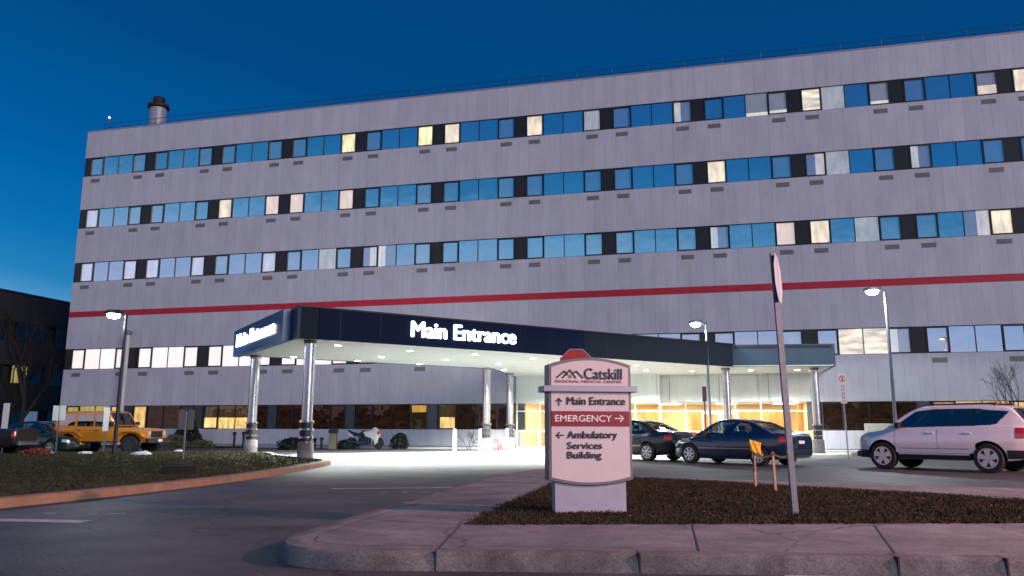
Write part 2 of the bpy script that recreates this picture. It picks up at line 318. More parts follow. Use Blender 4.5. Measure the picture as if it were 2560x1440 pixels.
def frame_mx(origin, xdir, zdir=(0, 0, 1)):
    """matrix whose x runs along xdir, y up, z out of the wall"""
    x = Vector(xdir).normalized(); y = Vector(zdir).normalized(); z = x.cross(y)
    return Matrix(((x.x, y.x, z.x, origin[0]), (x.y, y.y, z.y, origin[1]), (x.z, y.z, z.z, origin[2]), (0, 0, 0, 1)))

# ---------------------------------------------------------------- ground, kerbs, walks
g = MB(); n = 40
g.add([(-400, -200, 0), (400, -200, 0), (400, 500, 0), (-400, 500, 0)], [(0, 1, 2, 3)])
tag(g.build('ground', M['asphalt']), kind='structure')

def offset_poly(line, d):
    out = []
    for i, p in enumerate(line):
        a = Vector(line[max(0, i-1)]); b = Vector(line[min(len(line)-1, i+1)]); t = (b-a).normalized(); out.append((p[0]-t.y*d, p[1]+t.x*d))
    return out
def smooth_line(pts, n=4):
    P = [Vector(p) for p in pts]; out = []
    for i in range(len(P)-1):
        a = P[max(0, i-1)]; b = P[i]; c = P[i+1]; d = P[min(len(P)-1, i+2)]
        for k in range(n):
            t = k/n; out.append(tuple(.5*((2*b)+(-a+c)*t+(2*a-5*b+4*c-d)*t*t+(-a+3*b-3*c+d)*t**3)))
    out.append(tuple(P[-1])); return out
def curb(line, h, w, m, name='curb', side=1):
    """kerb with a slightly battered face and a rounded arris along the line (outer edge)"""
    prof = [(0, -.02), (0.012, h-.03), (.03, h-.006), (.055, h), (w, h), (w, -.02)]
    mb = MB(); rows = [offset_poly(line, side*d) for d, _ in prof]; k = len(prof); vs = []
    for i in range(len(line)):
        for j in range(k): vs.append((rows[j][i][0], rows[j][i][1], prof[j][1]))
    fs = []
    for i in range(len(line)-1):
        for j in range(k-1):
            q = (i*k+j, i*k+j+1, (i+1)*k+j+1, (i+1)*k+j); fs.append(q if side < 0 else q[::-1])
    mb.add(vs, fs); o = mb.build(name, m, smooth=True, auto=40); return tag(o, kind='structure')

edge = [(17, 5.35), (10, 5.75), (3.9, 6.26), (.71, 6.5), (-.6, 6.56), (-1.2, 6.58), (-1.62, 6.68), (-1.93, 6.93), (-2.05, 7.3), (-2.02, 7.9), (-1.62, 10.32), (-1.05, 13.6), (-.44, 16.56), (.3, 19.0), (1.15, 20.76)]
edge = smooth_line(edge, 4)
curb(edge, .152, .17, M['curb'], side=-1)
inner = offset_poly(edge, -.16)
walk = MB(); poly = inner+[(2.3, 20.2), (2.9, 16.6), (17, 9.5)]
bm = bmesh.new()
def poly_mesh(name, pts, z, m, kind='structure'):
    bm = bmesh.new(); vs = [bm.verts.new((p[0], p[1], z)) for p in pts]; f = bm.faces.new(vs)
    if f.normal.z < 0 or sum(pts[i][0]*pts[(i+1) % len(pts)][1]-pts[(i+1) % len(pts)][0]*pts[i][1] for i in range(len(pts))) < 0: bmesh.ops.reverse_faces(bm, faces=[f])
    bmesh.ops.triangulate(bm, faces=bm.faces[:]); me = bpy.data.meshes.new(name); bm.to_mesh(me); bm.free(); me.materials.append(m)
    o = bpy.data.objects.new(name, me); C.objects.link(o); return tag(o, kind=kind)
poly_mesh('sidewalk', poly, .150, M['concrete'])
# contraction joints cut across the walk
jm = MB()
def joint(a, b, w=.016, z=.1535):
    a = Vector((*a, z)); b = Vector((*b, z)); d = (b-a).normalized(); nrm = Vector((-d.y, d.x, 0))*w/2
    jm.add([a-nrm, b-nrm, b+nrm, a+nrm], [(0, 1, 2, 3)])
for x0, y0, x1, y1 in [(1.52, 6.62, 1.86, 8.36), (3.05, 6.5, 3.75, 8.4), (-.6, 6.72, -.52, 8.3), (4.7, 6.36, 5.6, 8.5), (6.3, 6.25, 7.4, 8.7), (-1.75, 8.9, -.53, 8.36), (-1.5, 10.6, -.1, 10.5), (-1.15, 12.7, .35, 12.6), (-.75, 14.9, .8, 14.8), (-.3, 17.1, 1.5, 16.8)]: joint((x0, y0), (x1, y1))
# joint line one kerb-width in from the edge
il = offset_poly(edge, -.30)
for i in range(0, len(il)-1):
    if il[i][0] < 2: joint(il[i], il[i+1], .008)
tag(jm.build('sidewalk_joints', M['joint']), kind='structure')
def interp_edge(x):
    for a, b in zip(edge[:-1], edge[1:]):
        if min(a[0], b[0]) <= x <= max(a[0], b[0]) and a[1] < 7: return a[1]+(b[1]-a[1])*(x-a[0])/(b[0]-a[0])
    return 6.5
jm = MB()
for px in (1090, 1593, 2445, 2200):
    p = atz(px, 1400, .08); yy = interp_edge(p.x)
    jm.box(p.x-.007, p.x+.007, yy-.0015, yy+.17, 0, .1535)
tag(jm.build('curb_joints', M['joint']), kind='structure')

gpoly = smooth_line([(-.50, 8.36), (-.05, 10.63), (.45, 13.0), (.83, 15.0), (1.35, 16.1), (2.46, 16.25), (3.4, 15.5), (4.43, 14.38), (6.58, 12.2), (7.24, 11.5), (9.5, 10.0), (12.5, 9.15)], 3)
near = [(12.5, 8.95), (9, 8.78), (5.43, 8.61), (2.5, 8.5)]
gp = gpoly+near
poly_mesh('lawn', gp, .156, M['soil'])
# far kerb of the right-hand island (behind the grass)
curb(smooth_line([(1.7, 20.9), (2.55, 19.3), (2.75, 16.9), (3.7, 15.95), (4.75, 14.75), (6.85, 12.5), (7.6, 11.75), (9.7, 10.3), (12.7, 9.4), (17, 9.3)], 3), .150, .15, M['curb'], side=-1)

ledge = smooth_line([(-9.4, 2.), (-8.2, 7.5), (-7.22, 11.34), (-6.72, 13.07), (-6.12, 15.69), (-5.75, 18.5), (-5.62, 21.07), (-5.6, 23.8), (-5.75, 25.6), (-6.3, 26.9), (-7.3, 28.3), (-8.6, 30.2), (-9.6, 32.4), (-10.4, 33.9), (-12.5, 34.2), (-16, 33.2), (-21, 32.6), (-30, 32.4)], 4)
k = next(i for i, p in enumerate(ledge) if p[1] > 25.2)
curb(ledge[:k+1], .14, .22, M['curb_warm'], side=1); curb(ledge[k:], .14, .30, M['apron'], side=1)
poly_mesh('lawn', offset_poly(ledge, .2)+[(-60, 32.4), (-60, 2)], .138, M['soilg'])

def blades(name, inside, bounds, count, z, hmin, hmax, mats, wid=.006, seed=1, z0=0):
    rnd = random.Random(seed); mb = MB(); k = 0
    while k < count:
        x = rnd.uniform(bounds[0], bounds[1]); y = rnd.uniform(bounds[2], bounds[3])
        if not inside(x+rnd.uniform(-.07, .07), y+rnd.uniform(-.07, .07)): continue
        if rnd.random() > .35+.65*abs(math.sin(x*2.1+math.sin(y*1.7))*math.cos(y*2.3)): continue
        k += 1
        for _ in range(3):
            a = rnd.uniform(0, 6.28); h = rnd.uniform(hmin, hmax); w = wid*rnd.uniform(.7, 1.5); dx, dy = math.cos(a), math.sin(a); l = rnd.uniform(.2, 1.1)*h
            ox, oy = x+rnd.uniform(-.04, .04), y+rnd.uniform(-.04, .04); b = rnd.uniform(0, 6.28)
            mb.add([(ox-dy*w, oy+dx*w, z), (ox+dy*w, oy-dx*w, z), (ox+math.cos(b)*l, oy+math.sin(b)*l, z+h)], [(0, 1, 2)], rnd.choice(range(len(mats))))
    return tag(mb.build(name, mats), kind='stuff')
def in_poly(pts):
    def f(x, y):
        c = False; j = len(pts)-1
        for i in range(len(pts)):
            xi, yi = pts[i]; xj, yj = pts[j]
            if (yi > y) != (yj > y) and x < (xj-xi)*(y-yi)/(yj-yi)+xi: c = not c
            j = i
        return c
    return f
bl = [mat('dry_blade', (.048, .026, .010), .9), mat('green_blade', (.018, .026, .006), .9), mat('brown_blade', (.026, .014, .008), .9), mat('olive_blade', (.032, .028, .006), .9)]
tag(blades('grass', in_poly(gp), (-.6, 10, 8.3, 16.3), 36000, .150, .012, .05, bl, .007, 3), 'short dry brown grass round the base of the tall wayfinding sign', 'grass')
bl2 = [mat('lawn_blade', (.030, .050, .008), .9), mat('lawn_blade_dry', (.045, .026, .010), .9), mat('lawn_blade_olive', (.038, .038, .010), .9)]
lp = offset_poly(ledge, .3)+[(-40, 32.3), (-40, 2)]
tag(blades('grass', in_poly(lp), (-26, -5.5, 10, 34), 30000, .134, .02, .07, bl2, .016, 4), 'patchy green and brown grass on the big left-hand lawn', 'grass')

# fallen leaves caught in the grass and blown over the walk
rnl = random.Random(17); mb = MB(); inside = in_poly(gp)
for i in range(1500):
    x = rnl.uniform(-1.6, 10); y = rnl.uniform(7.6, 16.5)
    if not inside(x, y) and rnl.random() > (.06 if y < 9.5 and x > -1.4 else 0): continue
    z = .165+rnl.uniform(0, .03) if inside(x, y) else .157; a = rnl.uniform(0, 6.28); l = rnl.uniform(.012, .03); t = rnl.uniform(-.01, .012)
    c_, s_ = math.cos(a), math.sin(a); mb.add([(x+c_*l, y+s_*l, z+t), (x-s_*l*.6, y+c_*l*.6, z+.004), (x-c_*l, y-s_*l, z+abs(t)), (x+s_*l*.6, y-c_*l*.6, z)], [(0, 1, 2, 3)], rnl.choice((0, 0, 1)))
tag(mb.build('fallen_leaves', [mat('leaf_brown', (.09, .045, .02), .8), mat('leaf_tan', (.20, .12, .06), .8)]), 'scattered brown leaves in the grass behind the sidewalk', 'leaves', kind='stuff')

# concrete apron under the canopy and along the building, walk by the facade
FX = Vector((math.cos(YAW), -math.sin(YAW), 0)); FN = Vector((math.sin(YAW), math.cos(YAW), 0)); FO = SL*FX+PD*FN
def fl(x, y, z=0.): return FO+x*FX+y*FN+Vector((0, 0, z))
A = Vector((-7.2, 26.1, 0)); Bc = Vector((-11.35, 32.85, 0)); Cc = Vector((10.7, 37.9, 0)); Dc = Vector((15.4, 37.3, 0))
CD = (Cc-A).normalized()
poly_mesh('driveway', [(-5.2, 26.6), (10.2, 36.3), (15.2, 36.0), (17.5, 41), (2, 44.6), (-2.2, 40.4), (-9.6, 35.2), (-8.9, 31.5)], .004, M['apron'])
wl = MB(); a_, b_, c_, d_ = fl(-2, -2.6), fl(80, -2.6), fl(80, .02), fl(-2, .02)
wl.prism([a_[:2], b_[:2], c_[:2], d_[:2]], -.02, .09); tag(wl.build('pavement', M['apron']), kind='structure')
bed = MB(); p4 = [fl(3, -5.6)[:2], fl(16.5, -5.6)[:2], fl(16.5, -2.65)[:2], fl(3, -2.65)[:2]]; bed.prism(p4, -.02, .08); tag(bed.build('planting_bed', M['soilg']), kind='structure')

# painted markings
def strip(name, a, b, w, label=None):
    a = Vector((*a, .0045)); b = Vector((*b, .0045)); d = (b-a).normalized(); nr = Vector((-d.y, d.x, 0))*w/2; mb = MB()
    mb.add([a-nr, b-nr, b+nr, a+nr], [(0, 1, 2, 3)]); return tag(mb.build(name, M['paint']), kind='structure')
strip('road_marking', (-3.4, 15.2), (-1.15, 15.6), .16); strip('road_marking', (-7.6, 10.15), (-5.15, 9.85), .28)
for a_, b_, w_ in ((-3.0, -2.7, .04), (-2.35, -2.2, .07), (-1.95, -1.86, .07), (-1.6, -1.45, .06)): strip('road_marking', (a_, 14.4), (b_, 14.43), w_)
for a_, b_, w_ in ((-7.1, -6.85, .05), (-6.2, -6.05, .08), (-5.6, -5.5, .06), (-5.35, -5.12, .05)): strip('road_marking', (a_, 10.75), (b_, 10.78), w_)
pa_, pb_ = atz(1965, 1442), atz(2112, 1442); strip('road_marking', (pa_.x, pa_.y-.13), (pb_.x, pb_.y-.13), .34)

# ---------------------------------------------------------------- hospital
B = thing('hospital_building', 'long five-storey pale panelled hospital with ribbon windows and a red stripe', 'building', FO, -YAW)
LEN = 14.6*W; DEP = 16.
ROWS = [(19.0, 20.41), (15.13, 16.53), (11.22, 12.63), (5.08, 6.50)]; SOF = 2.60; ROOF = 22.40; SILL = 1.08
LX0, LX1 = 6.035*W, 9.02*W       # lobby
def band(z0, z1, x0=0, x1=LEN): mb = MB(); mb.box(x0, x1, 0, .35, z0, z1); return mb.build('wall', M['wall'], B)
band(20.41, ROOF); band(16.53, 19.0); band(12.63, 15.13); band(6.50, 11.22); band(SOF, 5.08)
band(0, SILL, 0, LX0); band(0, SILL, LX1, LEN)
mb = MB(); mb.box(0, .25, .352, DEP, 0, ROOF); mb.build('side_wall', M['wall'], B)
mb = MB(); mb.box(-.004, .352, -.02, .36, ROOF+.001, ROOF+.09); mb.box(.352, LEN, -.02, .36, ROOF+.001, ROOF+.09); mb.build('coping', M['signbar'], B)
mb = MB(); mb.box(.25, LEN, .4, DEP, SOF+.3, ROOF-.25); mb.box(.25, LX0-.2, .4, DEP, 0, SOF+.296); mb.box(LX1+.2, LEN, .4, DEP, 0, SOF+.296); mb.build('core', M['roofdark'], B)
mb = MB(); mb.box(-.003, LEN, -.004, .05, 8.72, 9.12); mb.build('stripe', M['stripe'], B)
mb = MB(); mb.box(-.002, LEN, -.003, .03, -.01, .12); mb.build('plinth', M['panel'], B)

O = .88*W*.234; I = .88*W*.266; BW = .87*W    # outer / inner pane widths
def xs_of():
    o = BW*.236; i = BW*.264; return [0, o, o+i, o+2*i, BW]
XS = xs_of()
def make_frame(h):
    mb = MB()
    for j in (0, 3):           # the two opening lights have thick dark frames
        a, b = XS[j], XS[j+1]; t = .085
        mb.box(a, b, .02, .13, 0, t); mb.box(a, b, .02, .13, h-t, h); mb.box(a, a+t, .02, .13, t, h-t); mb.box(b-t, b, .02, .13, t, h-t)
    a, b = XS[1], XS[3]; t = .025
    mb.box(a, b, .04, .13, 0, t); mb.box(a, b, .04, .13, h-t, h); mb.box((a+b)/2-.018, (a+b)/2+.018, .04, .13, t, h-t)
    return mb
def me_of(mb, name, m):
    o = mb.build(name, m); me = o.data; bpy.data.objects.remove(o); return me
FR = {}; PN = {}
for key, h in (('u', 1.41), ('g', SOF-SILL)):
    FR[key] = me_of(make_frame(h), 'window_frame', M['frame'])
    for j in range(4):
        t = .085 if j in (0, 3) else .026; a, b = XS[j]+t, XS[j+1]-t
        mb = MB(); mb.add([(0, 0, 0), (b-a, 0, 0), (b-a, 0, h-2*t), (0, 0, h-2*t)], [(0, 1, 2, 3)]); PN[key, j] = (me_of(mb, 'pane', M['g_sky']), a, t)
def lin(o, name, parent, loc):
    ob = bpy.data.objects.new(name, o); C.objects.link(ob); ob.parent = parent; ob.location = loc; return ob
LIT = {  # (row, bay): {pane: material}
 (0, 2): {3: 'g_yellow'}, (0, 3): {3: 'g_yellow'}, (0, 4): {0: 'g_cream', 3: 'g_blind'}, (0, 5): {0: 'g_cream', 3: 'g_grey'}, (0, 6): {3: 'g_left'},
 (0, 7): {2: 'g_low2', 3: 'g_low2'}, (0, 8): {0: 'g_office', 1: 'g_grey', 3: 'g_low2'}, (0, 9): {3: 'g_low'}, (0, 10): {0: 'g_cream'},
 (1, -1): {0: 'g_pale'}, (1, 1): {0: 'g_cream', 3: 'g_pink'}, (1, 2): {0: 'g_pink', 3: 'g_pink'}, (1, 7): {0: 'g_cream'}, (1, 8): {0: 'g_right', 1: 'g_grey'}, (1, 9): {0: 'g_left'},
 (2, -1): {0: 'g_pale', 3: 'g_pale'}, (2, 0): {0: 'g_pale', 3: 'g_pale'}, (2, 1): {3: 'g_pale'}, (2, 2): {2: 'g_grey'}, (2, 3): {0: 'g_right', 1: 'g_left'},
 (2, 7): {0: 'g_left', 3: 'g_pink'}, (2, 8): {0: 'g_cream', 2: 'g_grey'}, (2, 9): {2: 'g_right', 3: 'g_cream'},
 (3, -1): {0: 'g_white', 1: 'g_white', 2: 'g_white', 3: 'g_white'}, (3, 0): {0: 'g_white', 1: 'g_white', 2: 'g_white', 3: 'g_white'},
 (3, 1): {0: 'g_white', 1: 'g_white', 2: 'g_white', 3: 'g_white'}, (3, 2): {0: 'g_white', 1: 'g_white', 2: 'g_white', 3: 'g_white'},
 (3, 8): {1: 'g_office', 2: 'g_office', 3: 'g_left'},
 (4, -1): {0: 'g_olive', 1: 'g_olive', 2: 'g_olive', 3: 'g_amber'}, (4, 0): {0: 'g_amber'}, (4, 1): {0: 'g_amberlow', 1: 'g_amberlow', 2: 'g_amberlow'},
 (4, 3): {3: 'g_ambertop'}, (4, 4): {0: 'g_amberlow'}, (4, 9): {0: 'g_ambertop', 1: 'g_ambertop', 2: 'g_ambertop', 3: 'g_ambertop'}, (4, 10): {0: 'g_ambertop'}}
rnd = random.Random(11)
PCT = []
for r in range(5):
    key = 'g' if r == 4 else 'u'; z = SILL if r == 4 else ROWS[r][0]; h = SOF-SILL if r == 4 else 1.41
    for k in range(-1, 12):
        if r == 4 and 5 <= k <= 7: continue
        x = (k+1.03)*W+.065*W
        wo = lin(FR[key], 'window', B, (x, 0, z))
        for j in range(4):
            me, px, pz = PN[key, j]; po = lin(me, 'pane', wo, (px, .10 if j in (0, 3) else .085, pz))
            mn = LIT.get((r, k), {}).get(j)
            if mn is None:
                mn = 'g_dark' if r == 4 else ('g_blind' if (j in (0, 3) and rnd.random() < .75 and not (r == 3 and k > 8)) else 'g_sky')
            po.material_slots[0].link = 'OBJECT'; po.material_slots[0].material = M[mn]
    pm = MB()                                        # dark panels between the window groups
    for k in range(-1, 14):
        if r == 4 and k in (6, 7): continue
        c = (k+1.03)*W; a, b = max(c-.065*W, .0), c+.065*W
        if r == 4: b = b-.1
        mbp = MB(); mbp.box(a, b, .05, .34, z, z+h); mbp.build('panel', M['panel_grey'] if r == 4 else M['panel'], B)
    if r < 4:
        for k in range(-1, 11):
            for j in (0, 3):
                if r == 3 and 4 <= k <= 8: continue
                c = (k+1.03)*W+.065*W+(XS[j]+XS[j+1])/2; v = MB()
                v.box(c-.36, c+.36, -.012, .01, z-.50, z-.24)
                for q in range(5): v.box(c-.34, c+.34, -.022, -.012, z-.485+q*.048, z-.462+q*.048)
                v.build('vent', M['vent'], B)
# roof edge railing, chimney, beacon
rl = MB()
for i in range(int(LEN/2.2)+1):
    x = .9+i*2.2; rl.tube((x, .5, ROOF), (x, .5, ROOF+.75), .022, n=5)
rl.tube((.9, .5, ROOF+.75), (LEN, .5, ROOF+.75), .022, n=5); rl.tube((.9, .5, ROOF+.42), (LEN, .5, ROOF+.42), .018, n=5)
rl.tube((.9, .5, ROOF+.75), (.9, 6, ROOF+.75), .022, n=5)
rl.build('railing', M['blue_steel'], B)
ch = MB(); ch.lathe([(.60, 0), (.60, 2.35), (.58, 2.37)], 20, c=(4.3, 1.9, ROOF-.2)); cho = ch.build('chimney', mat('chimney_metal', (.36, .35, .40), .5, .2, noise=.1), B, True, auto=40)
ch = MB(); ch.lathe([(.64, 0), (.76, .05), (.76, .28), (.5, .40), (.42, .42), (.42, .85), (.36, .9)], 20, c=(4.3, 1.9, ROOF+2.16)); ch.build('cowl', mat('rusty_cowl', (.022, .012, .012), .7, noise=.4), cho, True, auto=40)
ch = MB(); ch.tube((1.1, .7, ROOF), (1.1, .7, ROOF+1.25), .02, n=6); bo = ch.build('beacon', M['pole'], B)
ch = MB(); ch.lathe([(.02, 0), (.07, .02), (.08, .1), (.03, .17)], 10, c=(1.1, .7, ROOF+1.25)); ch.build('lens', mat('beacon_lens', (1, .5, .6), .4, emis=(1., .55, .75), estr=2.5), bo)
# entrance wall and storefront
ew = MB(); ew.box(LX0-.05, LX0+8.1, -.9, .36, 2.62, 4.6); ew.box(LX0+8.1, LX1+.1, -.006, .345, 2.62, 4.6); ew.build('entrance_wall', M['wall_white'], B)
ew = MB()
for x in (LX0+8.6, LX0+11.3, LX0+13.9): ew.box(x-.02, x+.02, -.012, -.004, 2.62, 4.6)
ew.build('panel_joint', M['signbar'], B)
lb = MB(); lb.box(LX0-.15, LX1+.15, 6.0, 6.1, 0, SOF+.2); lb.box(LX0-.2, LX0, .4, 6.0, 0, SOF+.2); lb.box(LX1, LX1+.15, .4, 6.0, 0, SOF+.2); lb.build('lobby_wall', M['warmwall'], B)
lb = MB(); lb.box(LX0, LX1, -.85, 6, -.01, .02+.08); lb.build('lobby_floor', M['lobbyfloor'], B)
lb = MB(); lb.box(LX0, LX1, .36, 6, SOF+.05, SOF+.15); lb.build('lobby_ceiling', M['white'], B)
lb = MB()
for a, b, y, z0, z1 in ((1.2, 2.2, 3.2, 0, 2.5), (3.2, 3.6, 4.5, 0, 2.6), (9.6, 10.9, 5.0, 0, 2.2), (12.4, 15.4, 5.2, 1.2, 2.3), (6.6, 7.9, 4.8, 0, 2.3), (15.6, 15.9, 2.8, 0, 2.6)): lb.box(LX0+a, LX0+b, y, y+.3, z0, z1)
lb.build('lobby_partition', M['lobbywood'], B)
lb = MB()
for a, b, y, h in ((2.3, 3.9, 3.0, .9), (5.2, 6.0, 2.2, .8), (8.9, 10.2, 2.6, 1.0), (13.2, 14.6, 2.4, .85)):
    lb.box(LX0+a, LX0+b, y, y+.6, .1, h*.5); lb.box(LX0+a, LX0+b, y+.5, y+.6, h*.5, h)
lb.build('lobby_bench', mat('bench_fabric', (.16, .05, .03), .8), B)
lb = MB()
for i in range(5):
    for yy in (1.8, 4.2): lb.box(LX0+1.2+i*3.3, LX0+2.4+i*3.3, yy, yy+.4, SOF+.0, SOF+.045)
lb.build('lobby_light', M['lobbylamp'], B)
for i in range(3):
    al = bpy.data.lights.new('lobby_glow', 'AREA'); al.energy = 400; al.color = (1., .84, .60); al.shape = 'RECTANGLE'; al.size = 4.5; al.size_y = 3.5
    ao = bpy.data.objects.new('lobby_glow', al); C.objects.link(ao); ao.parent = B; ao.location = (LX0+2.8+i*5.3, 3.2, SOF-.05)
def storefront(x0, x1, y, doors):
    f = MB(); n = max(1, round((x1-x0)/1.35)); st = (x1-x0)/n; t = .035
    for i in range(n+1): f.box(x0+i*st-t, x0+i*st+t, y-.06, y+.02, .1, SOF+.02)
    for z in (.12, 1.0, 2.12, SOF-.01): f.box(x0, x1, y-.05, y+.01, z-.03, z+.03)
    o = f.build('storefront', M['white'], B)
    gl = MB(); gl.add([(x0, y-.02, .1), (x1, y-.02, .1), (x1, y-.02, SOF), (x0, y-.02, SOF)], [(0, 1, 2, 3)]); gl.build('glazing', M['clear'], o)
    for dx in doors:
        d = MB(); w, h, t = .95, 2.08, .09
        d.box(dx, dx+t, y-.10, y-.063, .1, h); d.box(dx+w-t, dx+w, y-.10, y-.063, .1, h); d.box(dx+t, dx+w-t, y-.10, y-.063, h-.12, h); d.box(dx+t, dx+w-t, y-.10, y-.063, .1, .32)
        dd = d.build('door', M['white'], B); hd = MB(); hd.tube((dx+w-.14, y-.14, .8), (dx+w-.14, y-.14, 1.3), .015, n=6); hd.build('handle', M['steel'], dd)
storefront(LX0, LX0+8.1, -.85, [LX0+3.5, LX0+4.5]); storefront(LX0+8.1, LX1, .12, [LX0+10.3, LX0+11.3])
sw = MB(); sw.box(LX0+8.03, LX0+8.12, -.8, .1, .1, 2.62); sw.build('side_glazing', M['white'], B)

# ---------------------------------------------------------------- dark wing at the far left
wing = thing('brown_wing', 'dark brown three-storey building behind bare trees at the far left', 'building', (-43.9, 72, 0), R(90)-YAW)
# local x runs away from the camera, y to the left
Lw0, Lw1 = -34, 30
def wb(z0, z1): mb = MB(); mb.box(Lw0, Lw1, 0, .3, z0, z1); return mb.build('wall', M['brown'], wing)
for z0, z1 in ((0, .9), (2.6, 5.0), (6.6, 8.7), (10.5, 13.0)): wb(z0, z1)
mb = MB(); mb.box(Lw0, Lw1, .3, 14, 0, 12.9); mb.build('core', M['roofdark'], wing)
mb = MB(); mb.box(Lw0, Lw1, -.06, .4, 13.0, 13.18); mb.build('coping', M['black'], wing)
M['wingpane'] = pane_mat('pane_dark_wing', .05, (.01, .01, .012))
rn = random.Random(5)
for z0, z1 in ((.9, 2.6), (5.0, 6.6), (8.7, 10.5)):
    for i in range(14):
        x = Lw0+1+i*4.4; wn = MB(); wn.box(x, x+.06, .05, .25, z0, z1); wn.box(x+1.7, x+1.76, .05, .25, z0, z1); wn.box(x+3.4, x+3.46, .05, .25, z0, z1); wn.box(x+.06, x+1.7, .06, .2, z0, z0+.06); wn.box(x+1.76, x+3.4, .06, .2, z0, z0+.06)
        wo = wn.build('window', M['frame'], wing)
        for q in range(2):
            pp = MB(); pp.add([(x+.06+q*1.7, .12, z0), (x+1.7+q*1.7, .12, z0), (x+1.7+q*1.7, .12, z1), (x+.06+q*1.7, .12, z1)], [(0, 1, 2, 3)])
            pp.build('pane', M['g_low'] if (z0 == .9 and i in (5, 7) and q) else (M['g_amber'] if (z0 == 8.7 and i == 4 and q) else (M['g_olive'] if (z0 == 5. and i == 7 and q == 0) else M['wingpane'])), wo)

# ---------------------------------------------------------------- entrance canopy
K = thing('entrance_canopy', 'dark blue flat canopy on steel columns reaching out over the driveway', 'canopy')
ZS, ZT = 4.10, 5.17
P1 = Vector((-1.0, 39.7, 0)); P2 = fl(32.3, -.02); P3 = fl(50.5, -.02)*1.0
P3 = Dc+FN*((PD-.02)-Dc.dot(FN))
cp = [A, Cc, Dc, P3, P2, P1, Bc]; c2 = [(p.x, p.y) for p in cp]
def shrink(pts, d):
    c = sum((Vector(p) for p in pts), Vector((0, 0)))/len(pts); return [tuple(Vector(p)+(c-Vector(p)).normalized()*d) for p in pts]
mb = MB(); mb.prism(shrink(c2, .12), ZS+.02, ZS+.06); sfo = mb.build('soffit', M['soffit'], K)
mb = MB(); mb.prism(shrink(c2, .15), ZT-.2, ZT-.06); mb.build('roof', M['roofdark'], K)
def fascia(name, a, b, m, z0=ZS, z1=ZT, th=.1, out=0., par=K):
    a = Vector(a[:2]).to_3d(); b = Vector(b[:2]).to_3d(); d = (b-a).normalized(); nn = Vector((d.y, -d.x, 0)); a = a+nn*out; b = b+nn*out
    mb = MB(); mb.add([(*p[:2], z) for z in (z0, z1) for p in (a, b, b-nn*th, a-nn*th)], [(0, 3, 2, 1), (4, 5, 6, 7), (0, 1, 5, 4), (1, 2, 6, 5), (2, 3, 7, 6), (3, 0, 4, 7)]); return mb.build(name, m, par)
LAC = (Cc-A).length
def on_front(px, py=850):   # distance along A-C where a sight line meets the front fascia
    d = ray(px, py); n_ = Vector((CD.y, -CD.x, 0)); t = A.dot(n_)/d.dot(n_); return (Vector((t*d.x, t*d.y, 0))-A).dot(CD), EYE+t*d.z
s1, _ = on_front(795); s2, _ = on_front(1460)
fascia('fascia', A+CD*.02, A+CD*s1, M['fascia_dark']); fascia('fascia', A+CD*(s1+.01), A+CD*(s2-.01), M['signblue'], out=.03); fascia('fascia', A+CD*s2, Cc, M['fascia_dark'])
fascia('fascia', Cc, Dc, M['fascia']); fascia('fascia', Dc, P3, M['fascia'])
fascia('fascia', Bc, A, M['fascia']); fascia('fascia', P1, Bc, M['fascia']); fascia('fascia', P2, P1, M['fascia'])
mb = MB()
for s in [i*1.5 for i in range(1, 14)]:
    if abs(s-s1) > .3 and s < LAC: p = A+CD*s; q = p+CD*.012; nn = Vector((CD.y, -CD.x, 0)); mb.add([(*(p+nn*.034)[:2], ZS), (*(q+nn*.034)[:2], ZS), (*(q+nn*.034)[:2], ZT), (*(p+nn*.034)[:2], ZT)], [(0, 1, 2, 3)])
mb.build('fascia_joint', M['black'], K)
e1 = fascia('edge_trim', A-CD*.0, Cc, M['black'], ZT+.001, ZT+.05, .2, .05)
# lettering on the front
ta, za = on_front(1027, 850); tb, zb = on_front(1287, 860); _, zt = on_front(1027, 810)
nn = Vector((CD.y, -CD.x, 0)); wtx = tb-ta; zl = za+.0
text('lettering', 'Main Entrance', wtx, .56, M['letter'], K, frame_mx(A+CD*ta+nn*.035+Vector((0, 0, 4.42)), CD), .045, .05)
# blue box sign on the short face
AB = (Bc-A).normalized(); nl = Vector((AB.y, -AB.x, 0))*-1
LAB = (Bc-A).length
bx = MB(); a0 = Bc-AB*.05-AB*0; p0 = Bc-AB*(-.25); p1 = A+AB*.75; nL = Vector((-AB.y, AB.x, 0))
bx.add([(*p[:2], z) for z in (ZS-.03, ZT-.02) for p in (p0, p1, p1+nL*.28, p0+nL*.28)], [(0, 3, 2, 1), (4, 5, 6, 7), (0, 1, 5, 4), (1, 2, 6, 5), (2, 3, 7, 6), (3, 0, 4, 7)])
bo = bx.build('box_sign', M['signblue2'], K)
dirx = (p1-p0).normalized(); fo = frame_mx(p0+nL*.283+dirx*.65+Vector((0, 0, 4.42)), dirx)
text('lettering', 'Main Entrance', (p1-p0).length-1.6, .50, M['letter'], bo, fo, .045, .04)
